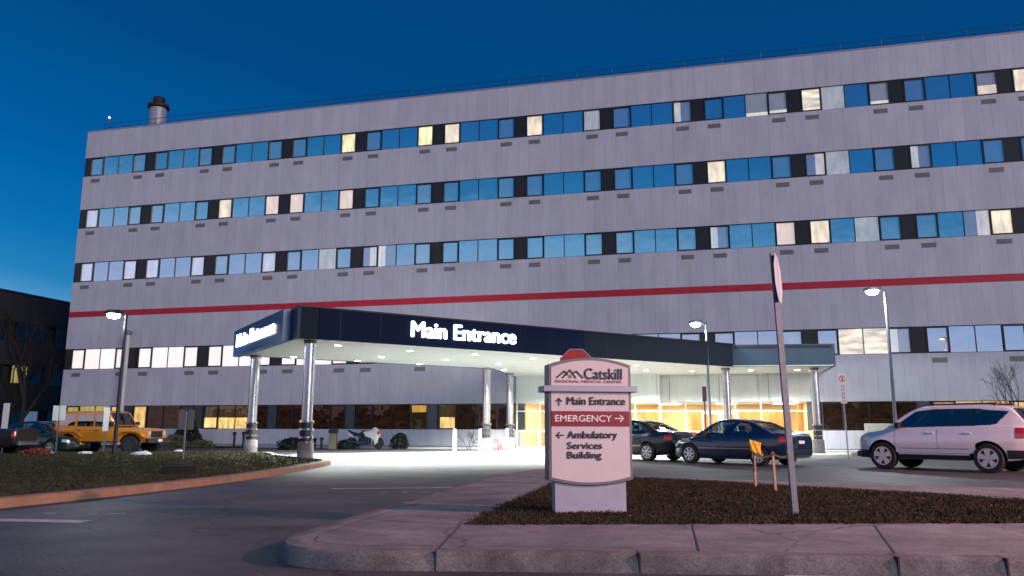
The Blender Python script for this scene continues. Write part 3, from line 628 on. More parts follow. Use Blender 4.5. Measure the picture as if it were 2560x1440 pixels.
# columns
def column(p, big=True):
    r = .19; mb = MB(); mb.lathe([(.30, 0), (.30, .04), (.27, .05), (.27, .62), (.25, .66)], 24, c=(p[0], p[1], .0)); 
    c = MB(); c.lathe([(r, .6), (r, ZS+.03)], 28, c=(p[0], p[1], 0)); co_ = c.build('column', M['steel'], K, True, auto=40)
    b_ = mb.build('base', M['curb'] if big else M['white'], co_, True, auto=40)
    for i in range(3):
        q = MB(); zz = .78+i*.26; q.lathe([(r+.01, 0), (r+.065, .02), (r+.065, .08), (r+.01, .10)], 24, c=(p[0], p[1], zz)); q.build('band', M['chrome'], co_, True, auto=30)
    q = MB(); q.lathe([(r+.012, .68), (r+.025, .69), (r+.025, 1.36), (r+.012, 1.37)], 24, c=(p[0], p[1], 0)); q.build('sleeve', M['black'], co_, True, auto=40)
    q = MB(); q.lathe([(r+.004, ZS-.10), (r+.03, ZS-.09), (r+.03, ZS+.015), (r+.004, ZS+.02)], 24, c=(p[0], p[1], 0)); q.build('collar', M['signframe'], co_, True, auto=40)
c6 = atd(2046, 1100, 38.6); c5 = atd(1822, 1100, 38.9)
for p in [(-6.95, 26.95), (-10.65, 32.6), (-1.25, 39.2), (-.1, 43.0), (c5.x, 38.9), (c6.x, 38.6)]: column(p)
# downlights: a row of discs in the soffit, each with its lamp
DL = [(-6.33, 28.44), (-9.25, 33.2), (-6.9, 35.0), (-5.49, 33.05), (-3.95, 30.37), (-4.3, 36.6), (-2.9, 34.3), (-1.5, 31.9), (-.6, 36.6), (.9, 33.6), (-.4, 40.3), (1.9, 38.2), (3.3, 35.6), (2.9, 41.6), (4.6, 39.6), (5.9, 37.4), (6.9, 40.4), (9.3, 40.6), (12.2, 40.1), (14.4, 39.6)]
for i, (x, y) in enumerate(DL):
    q = MB(); q.lathe([(.15, 0), (.17, .012), (.17, .03)], 16, c=(x, y, ZS-.008)); q.f = [f for f in q.f]; ring = q.build('downlight', M['white'], K)
    q = MB(); q.lathe([(.115, 0), (.12, .004)], 16, c=(x, y, ZS-.016)); q.build('lens', M['lens'], ring)
    if i % 1 == 0:
        sp = bpy.data.lights.new('downlight_lamp', 'SPOT'); sp.energy = 1900 if y < 36 and x < 0 else (3400 if x < 8 else 1500); sp.color = (.97, 1., .95); sp.spot_size = R(150); sp.spot_blend = .45; sp.shadow_soft_size = .12
        so_ = bpy.data.objects.new('downlight_lamp', sp); C.objects.link(so_); so_.parent = K; so_.location = (x, y, ZS-.04)

# ---------------------------------------------------------------- wayfinding sign
SGD = 9.45; sp0 = atd(1480, 1305, SGD)
G = thing('wayfinding_sign', 'tall pink and white directional sign with a maroon EMERGENCY band on a grey pedestal', 'sign', (sp0.x, SGD, .15), R(9))
def sz(py): return atd(1480, py, SGD).z-.15
def sxx(px): return (px-1480)/F*SGD*1.0
k_ = 1.02
wf = .50*k_; zb0 = sz(1200); zbm = sz(1214); zt0 = sz(912); ztm = sz(894)
def arc_poly(w, zb, zbm, zt, ztm, inset=0.):
    pts = []; n = 12
    for i in range(n+1): t = -1+2*i/n; pts.append((t*(w-inset), zb+inset+(zbm-zb)*(1-t*t)))
    for i in range(n+1): t = 1-2*i/n; pts.append((t*(w-inset), zt-inset+(ztm-zt)*(1-t*t)))
    return pts
def yprism(mb, pts, y0, y1, mi=0):
    n = len(pts); vs = [(p[0], y0, p[1]) for p in pts]+[(p[0], y1, p[1]) for p in pts]
    mb.add(vs, [tuple(range(n)), tuple(range(2*n-1, n-1, -1))]+[(i, n+i, n+(i+1) % n, (i+1) % n) for i in range(n)], mi); return mb
mb = MB(); yprism(mb, arc_poly(wf, zb0, zbm, zt0, ztm), 0, .24); mb.build('cabinet', M['signframe'], G, bevel=.008)
mb = MB(); yprism(mb, arc_poly(wf, zb0, zbm, zt0, ztm, .035), -.006, .0); mb.build('face', M['signface'], G)
mb = MB(); mb.box(-.42*k_, .42*k_, .03, .21, -.05, zb0+.02); mb.build('pedestal', M['ped'], G)
mb = MB(); mb.box(-.565*k_, .565*k_, -.05, .29, sz(980), sz(965)); mb.build('crossbar', M['signbar'], G, bevel=.006)
mb = MB(); mb.box(-wf+.036, wf-.036, -.0105, -.0065, sz(1066), sz(1028)); mb.build('band', M['maroon'], G)
def st(s, px0, px1, py0, py1, m, bold=.0, serif=False):
    xx0 = (px0-1480)/101.5*.5; xx1 = (px1-1480)/101.5*.5
    return text('lettering', s, xx1-xx0, sz(py0)-sz(py1), m, G, frame_mx((xx0, -.0115, sz(py1)), (1, 0, 0)), bold, .003)
st('Main Entrance', 1422, 1567, 993, 1012, M['ink'], .035)
st('EMERGENCY', 1392, 1532, 1038, 1054, M['inkwhite'], .04)
st('Ambulatory', 1422, 1545, 1078, 1101, M['ink'], .035); st('Services', 1422, 1507, 1105, 1122, M['ink'], .035); st('Building', 1422, 1505, 1129, 1151, M['ink'], .035)
st('Catskill', 1466, 1560, 921, 948, M['ink'], .022); st('REGIONAL MEDICAL CENTER', 1394, 1560, 951, 957, M['inkred'], .0)
lg = MB()
def pt(px, py): return ((px-1480)/101.5*.5, sz(py))
def line2(mb, pts, w):
    for a, b in zip(pts[:-1], pts[1:]):
        a = Vector(a); b = Vector(b); d = (b-a).normalized(); n_ = Vector((-d.y, d.x))*w/2; a = a-d*w*.3; b = b+d*w*.3
        q = [a-n_, b-n_, b+n_, a+n_]; mb.add([(p.x, -.0125, p.y) for p in q]+[(p.x, -.0095, p.y) for p in q], [(0, 1, 2, 3), (7, 6, 5, 4), (0, 4, 5, 1), (1, 5, 6, 2), (2, 6, 7, 3), (3, 7, 4, 0)])
lg = MB(); line2(lg, [pt(1397, 945), pt(1416, 929), pt(1424, 938)], .018); line2(lg, [pt(1412, 945), pt(1430, 926), pt(1444, 945)], .018); line2(lg, [pt(1436, 934), pt(1446, 929), pt(1462, 945)], .018); lg.build('mountain_emblem', M['ink'], G)
lg = MB(); line2(lg, [pt(1428, 945), pt(1430, 939), pt(1433, 945)], .012); lg.build('emblem_peak', M['inkred'], G)
def arrow(a, b, hs, m):
    lg = MB(); line2(lg, [pt(*a), pt(*b)], .014); d = Vector((b[0]-a[0], b[1]-a[1])).normalized(); n_ = Vector((-d.y, d.x))
    p1_ = Vector(b)-d*hs+n_*hs; p2_ = Vector(b)-d*hs-n_*hs; line2(lg, [pt(*p1_), pt(*b), pt(*p2_)], .014); lg.build('arrow', m, G)
arrow((1402, 1014), (1402, 997), 7, M['ink']); arrow((1541, 1046), (1562, 1046), 8, M['inkwhite']); arrow((1413, 1088), (1396, 1088), 7, M['ink'])

# ---------------------------------------------------------------- posts and signs
def octo(r): return [(r*math.cos(R(22.5+45*i)), r*math.sin(R(22.5+45*i))) for i in range(8)]
o_ = atd(1441, 913, 17.9)
T = thing('stop_sign', 'red octagonal traffic sign showing just above the wayfinding sign', 'traffic sign', (o_.x, 17.9, 0), 0)
mb = MB(); yprism(mb, [(x, z+o_.z) for x, z in octo(.405)], 0, .005); mb.build('plate', M['signbar'], T)
mb = MB(); yprism(mb, [(x, z+o_.z) for x, z in octo(.38)], -.003, -.0004); mb.build('face', M['red'], T)
mb = MB(); mb.box(-.03, .03, .006, .05, 0, o_.z+.3); mb.build('post', M['galv'], T)
b_ = atz(1990, 1287, .15); hz = 3.12
T = thing('sign_post', 'tall grey steel post with an edge-on sign in the grass, right of the wayfinding sign', 'sign post', b_, R(0)); T.rotation_euler = (R(-1.), R(-1.2), R(6))
mb = MB(); mb.box(-.035, .035, -.004, .0, 0, hz); mb.box(-.035, -.031, .0, .035, 0, hz); mb.box(.031, .035, .0, .035, 0, hz)
mb.build('post', [M['galv'], M['black']], T)
mb = MB(); yprism(mb, [(x*.96, z+hz-.32) for x, z in octo(.32)], 0, .004); o = mb.build('plate', mat('plate_pale', (.45, .50, .58), .5), T); o.rotation_euler = (0, 0, R(-122.5)); o.location = (.04, .02, 0)
mb = MB(); mb.tube((0, -.02, hz-.12), (0, .03, hz-.12), .012, n=6); mb.tube((0, -.02, hz-.52), (0, .03, hz-.52), .012, n=6); mb.build('bolt', M['steel'], T)

def parking_sign(px, pyb, ytop, ph, pw, lab, n=1, ang=0., m='white', gap=.0, d=None):
    b = atz(px, pyb, .0); d = b.y if d is None else d; ztop = atd(px, ytop, d).z; b = Vector((atd(px, pyb, d).x, d, 0))
    T = thing('parking_sign', lab, 'sign', b, ang, 'small signs on posts'); mb = MB(); mb.box(-.025, .025, 0, .03, 0, ztop-.05); mb.build('post', M['galv'], T)
    for i in range(n):
        xx = (i-(n-1)/2)*(pw+gap); mb = MB(); pts = [(xx-pw/2, ztop-ph), (xx+pw/2, ztop-ph), (xx+pw/2, ztop), (xx-pw/2, ztop)]; yprism(mb, pts, -.012, -.002); mb.build('plate', M[m], T, bevel=.01)
    return T
parking_sign(137, 1143, 1014, .58, .24, 'twin white sign plates on a thin post before the yellow off-roader\'s tail', 2, 0, gap=.03)
parking_sign(257, 1140, 1019, .95, .22, 'single white upright sign on a thin post beside the yellow off-roader\'s middle', 1, R(8))
T = parking_sign(457, 1162, 1024, .62, .20, 'pair of grey plates angled back to back on a post on the lawn', 2, R(38), 'panel_grey', .08)
b = atz(453, 1183, .14); T = thing('stone_block', 'dark low block on the lawn below the angled pair of plates', 'block', b, .1); mb = MB(); mb.box(-.36, .36, -.2, .2, -.02, .17); mb.build('block', mat('dark_stone', (.015, .013, .012), .9, noise=.3, bump=.8), T, bevel=.03)
b = atz(0, 1060, 0)
T = parking_sign(2, 1146, 1008, 1.1, .24, 'white sign plate cut by the left edge of the photo', 1, 0)
# no-parking banner post
b = atz(2122, 1147); z1 = atd(2107, 936, b.y).z
T = thing('no_parking_sign', 'narrow white sign with a red ring on a thin post left of the SUV', 'sign', (b.x, b.y, 0), 0)
T.rotation_euler = (0, R(-.8), 0)
mb = MB(); mb.box(-.025, .025, 0, .035, 0, z1-.5); mb.build('post', M['galv'], T)
xo = 0; mb = MB(); pts = [(-.12, z1-1.15), (.12, z1-1.15), (.12, z1-.34)]+[(.17*math.cos(t), z1-.17+.17*math.sin(t)*1.2) for t in [R(-40+26*i) for i in range(11)]]+[(-.12, z1-.34)]
yprism(mb, pts, -.012, -.002); mb.build('plate', mat('white_pink_plate', (.62, .55, .58), .5), T)
mb = MB()
for i in range(16):
    t0, t1 = 2*math.pi*i/16, 2*math.pi*(i+1)/16; mb.add([(r_*math.cos(t), -.0135, z1-.17+r_*math.sin(t)) for r_, t in ((.10, t0), (.10, t1), (.135, t1), (.135, t0))], [(0, 1, 2, 3)])
mb.box(-.035, .035, -.0135, -.013, z1-.26, z1-.08); mb.build('ring', M['red'], T)
mb = MB()
for i in range(5):
    zz = z1-.42-i*.145; mb.box(-.055, -.03, -.0135, -.013, zz-.09, zz); mb.box(.03, .055, -.0135, -.013, zz-.09, zz); mb.box(-.03, .03, -.0135, -.013, zz-(.05 if i % 2 else .09), zz-(.03 if i % 2 else .07))
mb.build('marking', M['inkred'], T)
d = 33.; T = thing('fire_lane_sign', 'thin dark red sign on a post just left of the middle street lamp', 'sign', (atd(1765, 1085, d).x, d, 0), 0)
z1 = atd(1762, 966, d).z; mb = MB(); mb.box(-.03, .03, 0, .03, 0, z1-.5); mb.build('post', mat('red_brown_post', (.16, .06, .06), .6), T); mb = MB(); yprism(mb, [(-.09, z1-.62), (.09, z1-.62), (.09, z1), (-.09, z1)], -.012, -.002); mb.build('plate', mat('back_of_plate', (.10, .05, .06), .5), T, bevel=.01)

# street lamps
def street_lamp(x, y, H, lab, arm=-1, lightc=(.80, .97, 1.), power=500, lens='led', group='street lamps', pm='galv', az=0.):
    T = thing('street_lamp', lab, 'street lamp', (x, y, 0), az, group)
    mb = MB(); mb.lathe([(.16, 0), (.16, .05), (.09, .06), (.075, .5), (.05, H)], 12); mb.build('pole', M[pm], T, True, auto=40)
    mb = MB(); mb.tube((0, 0, H-.12), (arm*.28, 0, H-.03), .03, n=8); mb.build('arm', M[pm], T)
    mb = MB(); yprism(mb, [(arm*.2, H-.06), (arm*.8, H-.06), (arm*.8, H+.02), (arm*.65, H+.10), (arm*.2, H+.10)] if arm > 0 else [(arm*.8, H-.06), (arm*.2, H-.06), (arm*.2, H+.10), (arm*.65, H+.10), (arm*.8, H+.02)], -.19, .19); hd = mb.build('lamp_head', M[pm], T, bevel=.02)
    mb = MB(); mb.lathe([(.0, -.17), (.13, -.15), (.21, -.09), (.235, 0)], 16, c=(arm*.5, 0, H-.062)); mb.build('lens', M[lens], hd, True)
    sp = bpy.data.lights.new('street_light', 'SPOT'); sp.energy = power; sp.color = lightc; sp.spot_size = R(172 if lens == 'led' else 156); sp.spot_blend = .12; sp.shadow_soft_size = .12
    o = bpy.data.objects.new('street_light', sp); C.objects.link(o); o.parent = T; o.location = (arm*.5, 0, H-.36); return T
b = atz(284, 1146); H_ = atd(312, 782, b.y).z
street_lamp(b.x, b.y, H_, 'lit street lamp on a black pole in front of the yellow off-roader', -1, power=500, pm='pole')
d = 37.; street_lamp(atd(1778, 1120, d).x, d, atd(1768, 806, d).z, 'lit street lamp rising behind the navy sedan, in front of the entrance canopy', -1, power=500)
d = 31.; street_lamp(atd(2245, 1130, d).x, d, atd(2222, 724, d).z, 'brightest lit street lamp, its pole rising behind the white SUV', -1, power=1100)
street_lamp(22.9, 2.9, 9.6, 'orange sodium street lamp across the road, seen mirrored in a second-floor window', -1, (1., .46, .40), 30000, 'sodium', 'street lamps', az=R(10))

# steel flue by the facade (left), bollards, bins, cabinet
p = fl(5.45, -.5); T = thing('vent_pipe', 'slim grey vent pipe with a dark cap standing up against the facade at left', 'pipe', (p.x, p.y, .0)); mb = MB(); mb.lathe([(.15, 0), (.15, 7.3)], 14); mb.build('pipe', M['wall'], T, True, auto=40); mb = MB(); mb.lathe([(.16, 7.3), (.24, 7.34), (.24, 7.52), (.1, 7.6)], 14); mb.build('cap', M['signframe'], T, True, auto=40)
labs = ['white bollard by the bare bush, farthest left under the canopy', 'white bollard just left of the pair of columns', 'white bollard in front of the slender column nearest the glazed entrance', 'thin white bollard right before the lobby glazing beside the wayfinding sign']
bb = None
for (px, py, r_, h_), lb_ in zip([(1136, 1129, .10, 1.12), (1199, 1128, .10, 1.12), (1267, 1126, .10, 1.15), (1348, 1139, .06, 1.15)], labs):
    b = atz(px, py)
    T = thing('bollard', lb_, 'bollard', b, 0, 'white bollards by the entrance'); mb = MB(); mb.lathe([(r_, 0), (r_, h_-.08), (r_*.8, h_-.02), (r_*.3, h_)], 16); mb.build('post', M['white'], T, True, auto=50); mb = MB(); mb.lathe([(r_*1.35, 0), (r_*1.35, .03), (r_*1.02, .05)], 16); mb.build('base', M['galv'], T, True, auto=50)
for (px, py, h_), lb_ in zip([(585, 1112, .9), (608, 1112, .92), (786, 1124, .6), (803, 1124, .62)], ['dark standpipe left of its twin under the amber windows', 'dark standpipe right of its twin under the amber windows', 'short dark standpipe just right of the nearest column', 'short dark standpipe beside the tan litter bin']):
    b = atd(px, py, 47.5 if px < 700 else 44); b.z = .0
    T = thing('standpipe', lb_, 'standpipe', b, 0, 'dark standpipes before the wall'); mb = MB(); mb.lathe([(.07, 0), (.07, h_*.75), (.11, h_*.78), (.11, h_), (.05, h_+.02)], 12); mb.build('pipe', M['black'], T, True, auto=40); mb = MB(); mb.tube((0, -.05, h_*.88), (0, -.2, h_*.88), .05, n=8); mb.build('outlet', M['black'], T)
b = atd(832, 1122, 44); T = thing('litter_bin', 'tan litter bin with a dark lid against the low wall', 'litter bin', (b.x, b.y, 0)); mb = MB(); mb.box(-.2, .2, -.2, .2, 0, .86); mb.build('body', M['tan'], T, bevel=.03); mb = MB(); mb.box(-.24, .24, -.24, .24, .87, 1.08); mb.build('lid', M['black'], T, bevel=.05)
b = fl(51.6, -1.2); T = thing('utility_cabinet', 'beige metal cabinet against the wall behind the white SUV\'s bonnet', 'cabinet', (b.x, b.y, .09), -YAW); mb = MB(); mb.box(-.58, .58, -.35, .35, 0, 1.35); mb.build('body', M['beige'], T, bevel=.02); mb = MB(); mb.box(-.52, -.02, -.372, -.352, .06, 1.27); mb.box(.02, .52, -.372, -.352, .06, 1.27); mb.build('door', M['beige'], T, bevel=.01); mb = MB(); mb.tube((.06, -.39, .6), (.06, -.39, .8), .02, n=6); mb.build('handle', M['black'], T)
# caution boards by the columns
for i, (px, lb_) in enumerate(((1240, 'left of two small red and white caution boards between the columns'), (1258, 'right of two small red and white caution boards, half behind a white bollard'))):
    b = atd(px, 1124, 41.5); T = thing('caution_board', lb_, 'board', (b.x, b.y, 0), R(-10+20*i), 'red caution boards')
    for s in (-1, 1):
        mb = MB(); mb.add([(-.14, s*.16, 0), (.14, s*.16, 0), (.11, s*.02, .62), (-.11, s*.02, .62), (-.14, s*.16+.01, 0), (.14, s*.16+.01, 0), (.11, s*.02+.01, .62), (-.11, s*.02+.01, .62)], [(0, 1, 2, 3), (7, 6, 5, 4), (0, 3, 7, 4), (1, 5, 6, 2), (3, 2, 6, 7), (0, 4, 5, 1)]); mb.build('panel', M['red'], T)
    mb = MB(); mb.box(-.08, .08, -.14, -.125, .2, .36); mb.build('marking', M['white'], T)

# survey stakes and tape
s1_ = atz(1889, 1218, .156); s2_ = atz(1939, 1228, .156)
def stake(p, ztop, lab, lean):
    T = thing('wooden_stake', lab, 'stake', p, .2, 'wooden stakes in the grass'); T.rotation_euler = (0, lean, .2); h = ztop-.156
    mb = MB(); mb.box(-.021, .021, -.014, .014, -.02, h); mb.build('shaft', M['wood'], T, bevel=.004); return T
z_s1 = atd(1890, 1130, s1_.y).z; z_s2 = atd(1936, 1130, s2_.y).z
stake(s1_, z_s1, 'pale wooden stake with a yellow flag, left of the two in the grass', R(.5)); stake(s2_, z_s2, 'pale wooden stake without a flag, nearer the tall steel post', R(-1.5))
fz = atd(1890, 1110, s1_.y).z; T = thing('marker_flag', 'crumpled yellow marker flag tied to the left wooden stake', 'flag', (s1_.x, s1_.y-.03, fz-.13))
rr = random.Random(3); mb = MB(); gx = 6
vs = [(-.075+.19*i/gx, .02*math.sin(i*1.9+j), .21*j/gx-.01*i) for j in range(gx+1) for i in range(gx+1)]; mb.add(vs, [(j*(gx+1)+i, j*(gx+1)+i+1, (j+1)*(gx+1)+i+1, (j+1)*(gx+1)+i) for j in range(gx) for i in range(gx)]); o = mb.build('cloth', M['yellow'], T, True); o.modifiers.new('s', 'SOLIDIFY').thickness = .004
mb = MB(); mb.box(-.012, .012, -.006, .006, -.32, .0); mb.build('stick', M['wood'], T)
a = Vector((s1_.x, s1_.y-.02, z_s1-.03)); pts = [a]; e2 = Vector((s2_.x, s2_.y-.02, z_s2-.03)); e3 = atd(1978, 1134, 10.98)
mb = MB()
def ribbon(p, q, n=10, w=.035):
    for i in range(n):
        t0, t1 = i/n, (i+1)/n; a_ = p.lerp(q, t0); b_ = p.lerp(q, t1); a_.z -= .05*4*t0*(1-t0); b_.z -= .05*4*t1*(1-t1)
        mb.add([(*a_[:2], a_.z-w/2), (*b_[:2], b_.z-w/2), (*b_[:2], b_.z+w/2), (*a_[:2], a_.z+w/2)], [(0, 1, 2, 3)])
ribbon(a, e2); ribbon(e2, e3); o = tag(mb.build('barrier_tape', M['yellow']), 'yellow barrier tape running from the stakes behind the tall post', 'tape'); o.modifiers.new('s', 'SOLIDIFY').thickness = .002

# ---------------------------------------------------------------- vegetation
def bare_tree(x, y, H, lab, seed=1, m='bark', spread=.5, z0=0., thin=.035, levels=5, name='bare_tree', cat='tree', multi=1):
    rn = random.Random(seed); T = thing(name, lab, cat, (x, y, z0)); tr = MB(); cr = MB()
    def grow(p, d, l, r, lv):
        q = p+d*l; (tr if lv == 0 else cr).tube(p, q, r, r*.72, n=5 if lv < 2 else 3, cap=False)
        if lv >= levels: return
        for i in range(rn.choice((2, 3, 3)) if lv else 4):
            a = rn.uniform(0, 6.28); s = rn.uniform(.25, .75)*spread*1.6; u = d.orthogonal().normalized(); w = d.cross(u); nd = (d+s*(math.cos(a)*u+math.sin(a)*w)+Vector((0, 0, .12))).normalized()
            st = q if i else p.lerp(q, rn.uniform(.55, 1)); grow(st, nd, l*rn.uniform(.6, .82), r*.62, lv+1)
    for k in range(multi):
        grow(Vector((rn.uniform(-.1, .1), 0, 0)) if multi > 1 else Vector((0, 0, -.05)), (Vector((rn.uniform(-.6, .6), rn.uniform(-.3, .3), 1)).normalized() if multi > 1 else Vector((.04, 0, 1))), H*.27, H*thin*.55, 0)
    tr.build('trunk', M[m], T, True); cr.build('crown', M[m], T, True)
bare_tree(-34, 55, 11, 'bare dark tree in front of the brown wing, farther left', 2)
bare_tree(-31.5, 58, 10, 'bare dark tree in front of the brown wing, nearer the hospital corner', 5)
bare_tree(-38, 60, 9, 'bare dark tree at the very left before the brown wing', 8)
p = fl(57.2, -3.2); bare_tree(p.x, p.y, 5.2, 'thin grey bare tree before the facade behind the white SUV\'s rear', 9, 'barkr', .6, thin=.02)
p = atd(1172, 1122, 43); bare_tree(p.x, p.y, 1.5, 'low bare bush between the two left white bollards', 4, 'barkr', .9, thin=.02, levels=4, name='bare_bush', cat='bush', multi=5)
def shrub(x, y, w, h, lab, m, seed=1, n=900, leaf=.06, z0=.0, cone=False, group=None, name='shrub'):
    rn = random.Random(seed); T = thing(name, lab, 'shrub', (x, y, z0), 0, group); mb = MB()
    ph = [rn.uniform(0, 6.28) for _ in range(4)]
    for i in range(n):
        a = rn.uniform(0, 6.28); t = rn.random(); zz = h*t; rr_ = w/2*((1-t)*.95+.08 if cone else math.sqrt(max(.02, 1-(1.5*t-.5)**2)))*(1+.22*math.sin(3*a+ph[0]+4*t)+.12*math.sin(7*a+ph[1]))
        q = rr_*math.sqrt(rn.uniform(.35, 1)); c = Vector((q*math.cos(a), q*math.sin(a), zz+rn.uniform(-.03, .03))); d1 = Vector((rn.gauss(0, 1), rn.gauss(0, 1), rn.gauss(0, 1))).normalized(); d2 = d1.orthogonal().normalized(); l = leaf*rn.uniform(.6, 1.4)
        mb.add([c-d1*l, c+d2*l*.5, c+d1*l, c-d2*l*.5], [(0, 1, 2, 3)])
    mb.build('foliage', M[m], T); s = MB()
    for i in range(5): s.tube((0, 0, 0), (rn.uniform(-.3, .3)*w, rn.uniform(-.3, .3)*w, h*.7), .02, .008, n=5)
    s.build('stem', M['bark'], T)
p = fl(11.5, -1.6); shrub(p.x, p.y, 1.9, 2.2, 'dark conical evergreen between the dark and the amber ground-floor windows', 'leafdark', 1, 3200, .09, cone=True, name='evergreen')
p = atd(735, 1122, 43.5); shrub(p.x, p.y, 1.7, .6, 'low dark evergreen shrub left of the nearest column', 'leafdark', 2, 1500, .07, name='evergreen')
p = atd(434, 1122, 42); shrub(p.x, p.y, 1.3, .7, 'pale straw-coloured shrub just right of the yellow off-roader', 'leafpale', 3, 900, .06, .08, name='shrub')
p = atd(500, 1124, 42.5); shrub(p.x, p.y, 1.5, .4, 'low pale straw-coloured shrub beneath the amber windows', 'leafpale', 4, 700, .06, .08, name='shrub')
p = atd(868, 1122, 44.5); shrub(p.x, p.y, 1.3, .5, 'low dark shrub beside the white motorcycle\'s tail', 'leafdark', 6, 900, .06, name='shrub')
p = atd(1000, 1122, 45.5); shrub(p.x, p.y, 1.0, .85, 'upright dark foliage standing in for column shadow right of the white motorcycle', 'leafdark', 7, 1100, .07, name='shrub')  # added dark foliage, stands in for the columns' shadow on the wall
p = atd(90, 1146, 29.5); shrub(p.x, p.y, .95, .22, 'low red-flowering plants by the lawn edge at far left', 'flower', 8, 700, .05, .13, name='flower_bed')
for i, (px, py, w, lb_) in enumerate([(355, 1140, .75, 'flat white rock on the lawn edge under the yellow off-roader\'s bumper'), (447, 1131, .45, 'small white rock beside the pale shrub and grey plates'), (212, 1138, .6, 'grey rock on the lawn edge under the yellow off-roader'), (124, 1136, .4, 'small pale rock by the dark crossover\'s front wheel')]):
    b = atz(px, py, .1); rn_ = random.Random(i); bm = bmesh.new(); bmesh.ops.create_icosphere(bm, subdivisions=3, radius=1)
    for v in bm.verts: v.co = Vector((v.co.x*w/2, v.co.y*w*.35, v.co.z*w*.2))*(1+.18*math.sin(5*v.co.x+i)*math.cos(4*v.co.y+i))
    me = bpy.data.meshes.new('rock'); bm.to_mesh(me); bm.free(); me.materials.append(M['rock']); o = bpy.data.objects.new('rock', me); C.objects.link(o); o.location = (b.x, b.y, .13); tag(o, lb_, 'rock', 'pale rocks on the lawn')
# far wood across the road, mirrored in the ground-floor glass
rn = random.Random(21); mb = MB()
for i in range(16000):
    x = rn.uniform(-150, 170); hh = 5.2+1.6*math.sin(x*.13)+1.2*math.sin(x*.41+1)+.8*math.sin(x*1.3); z = rn.uniform(0, 1)**.8*hh; c = Vector((x, -62-rn.uniform(0, 9), z)); d1 = Vector((rn.gauss(0, 1), rn.gauss(0, .4), rn.gauss(0, 1))).normalized(); d2 = Vector((0, 1, 0)).cross(d1).normalized(); l = rn.uniform(.5, 1.3)
    mb.add([c-d1*l, c+d2*l*.6, c+d1*l, c-d2*l*.6], [(0, 1, 2, 3)])
tag(mb.build('far_woods', mat('far_foliage', (.02, .013, .008), .95)), 'dark line of trees across the road, seen mirrored in the ground-floor glass', 'woods', kind='stuff')

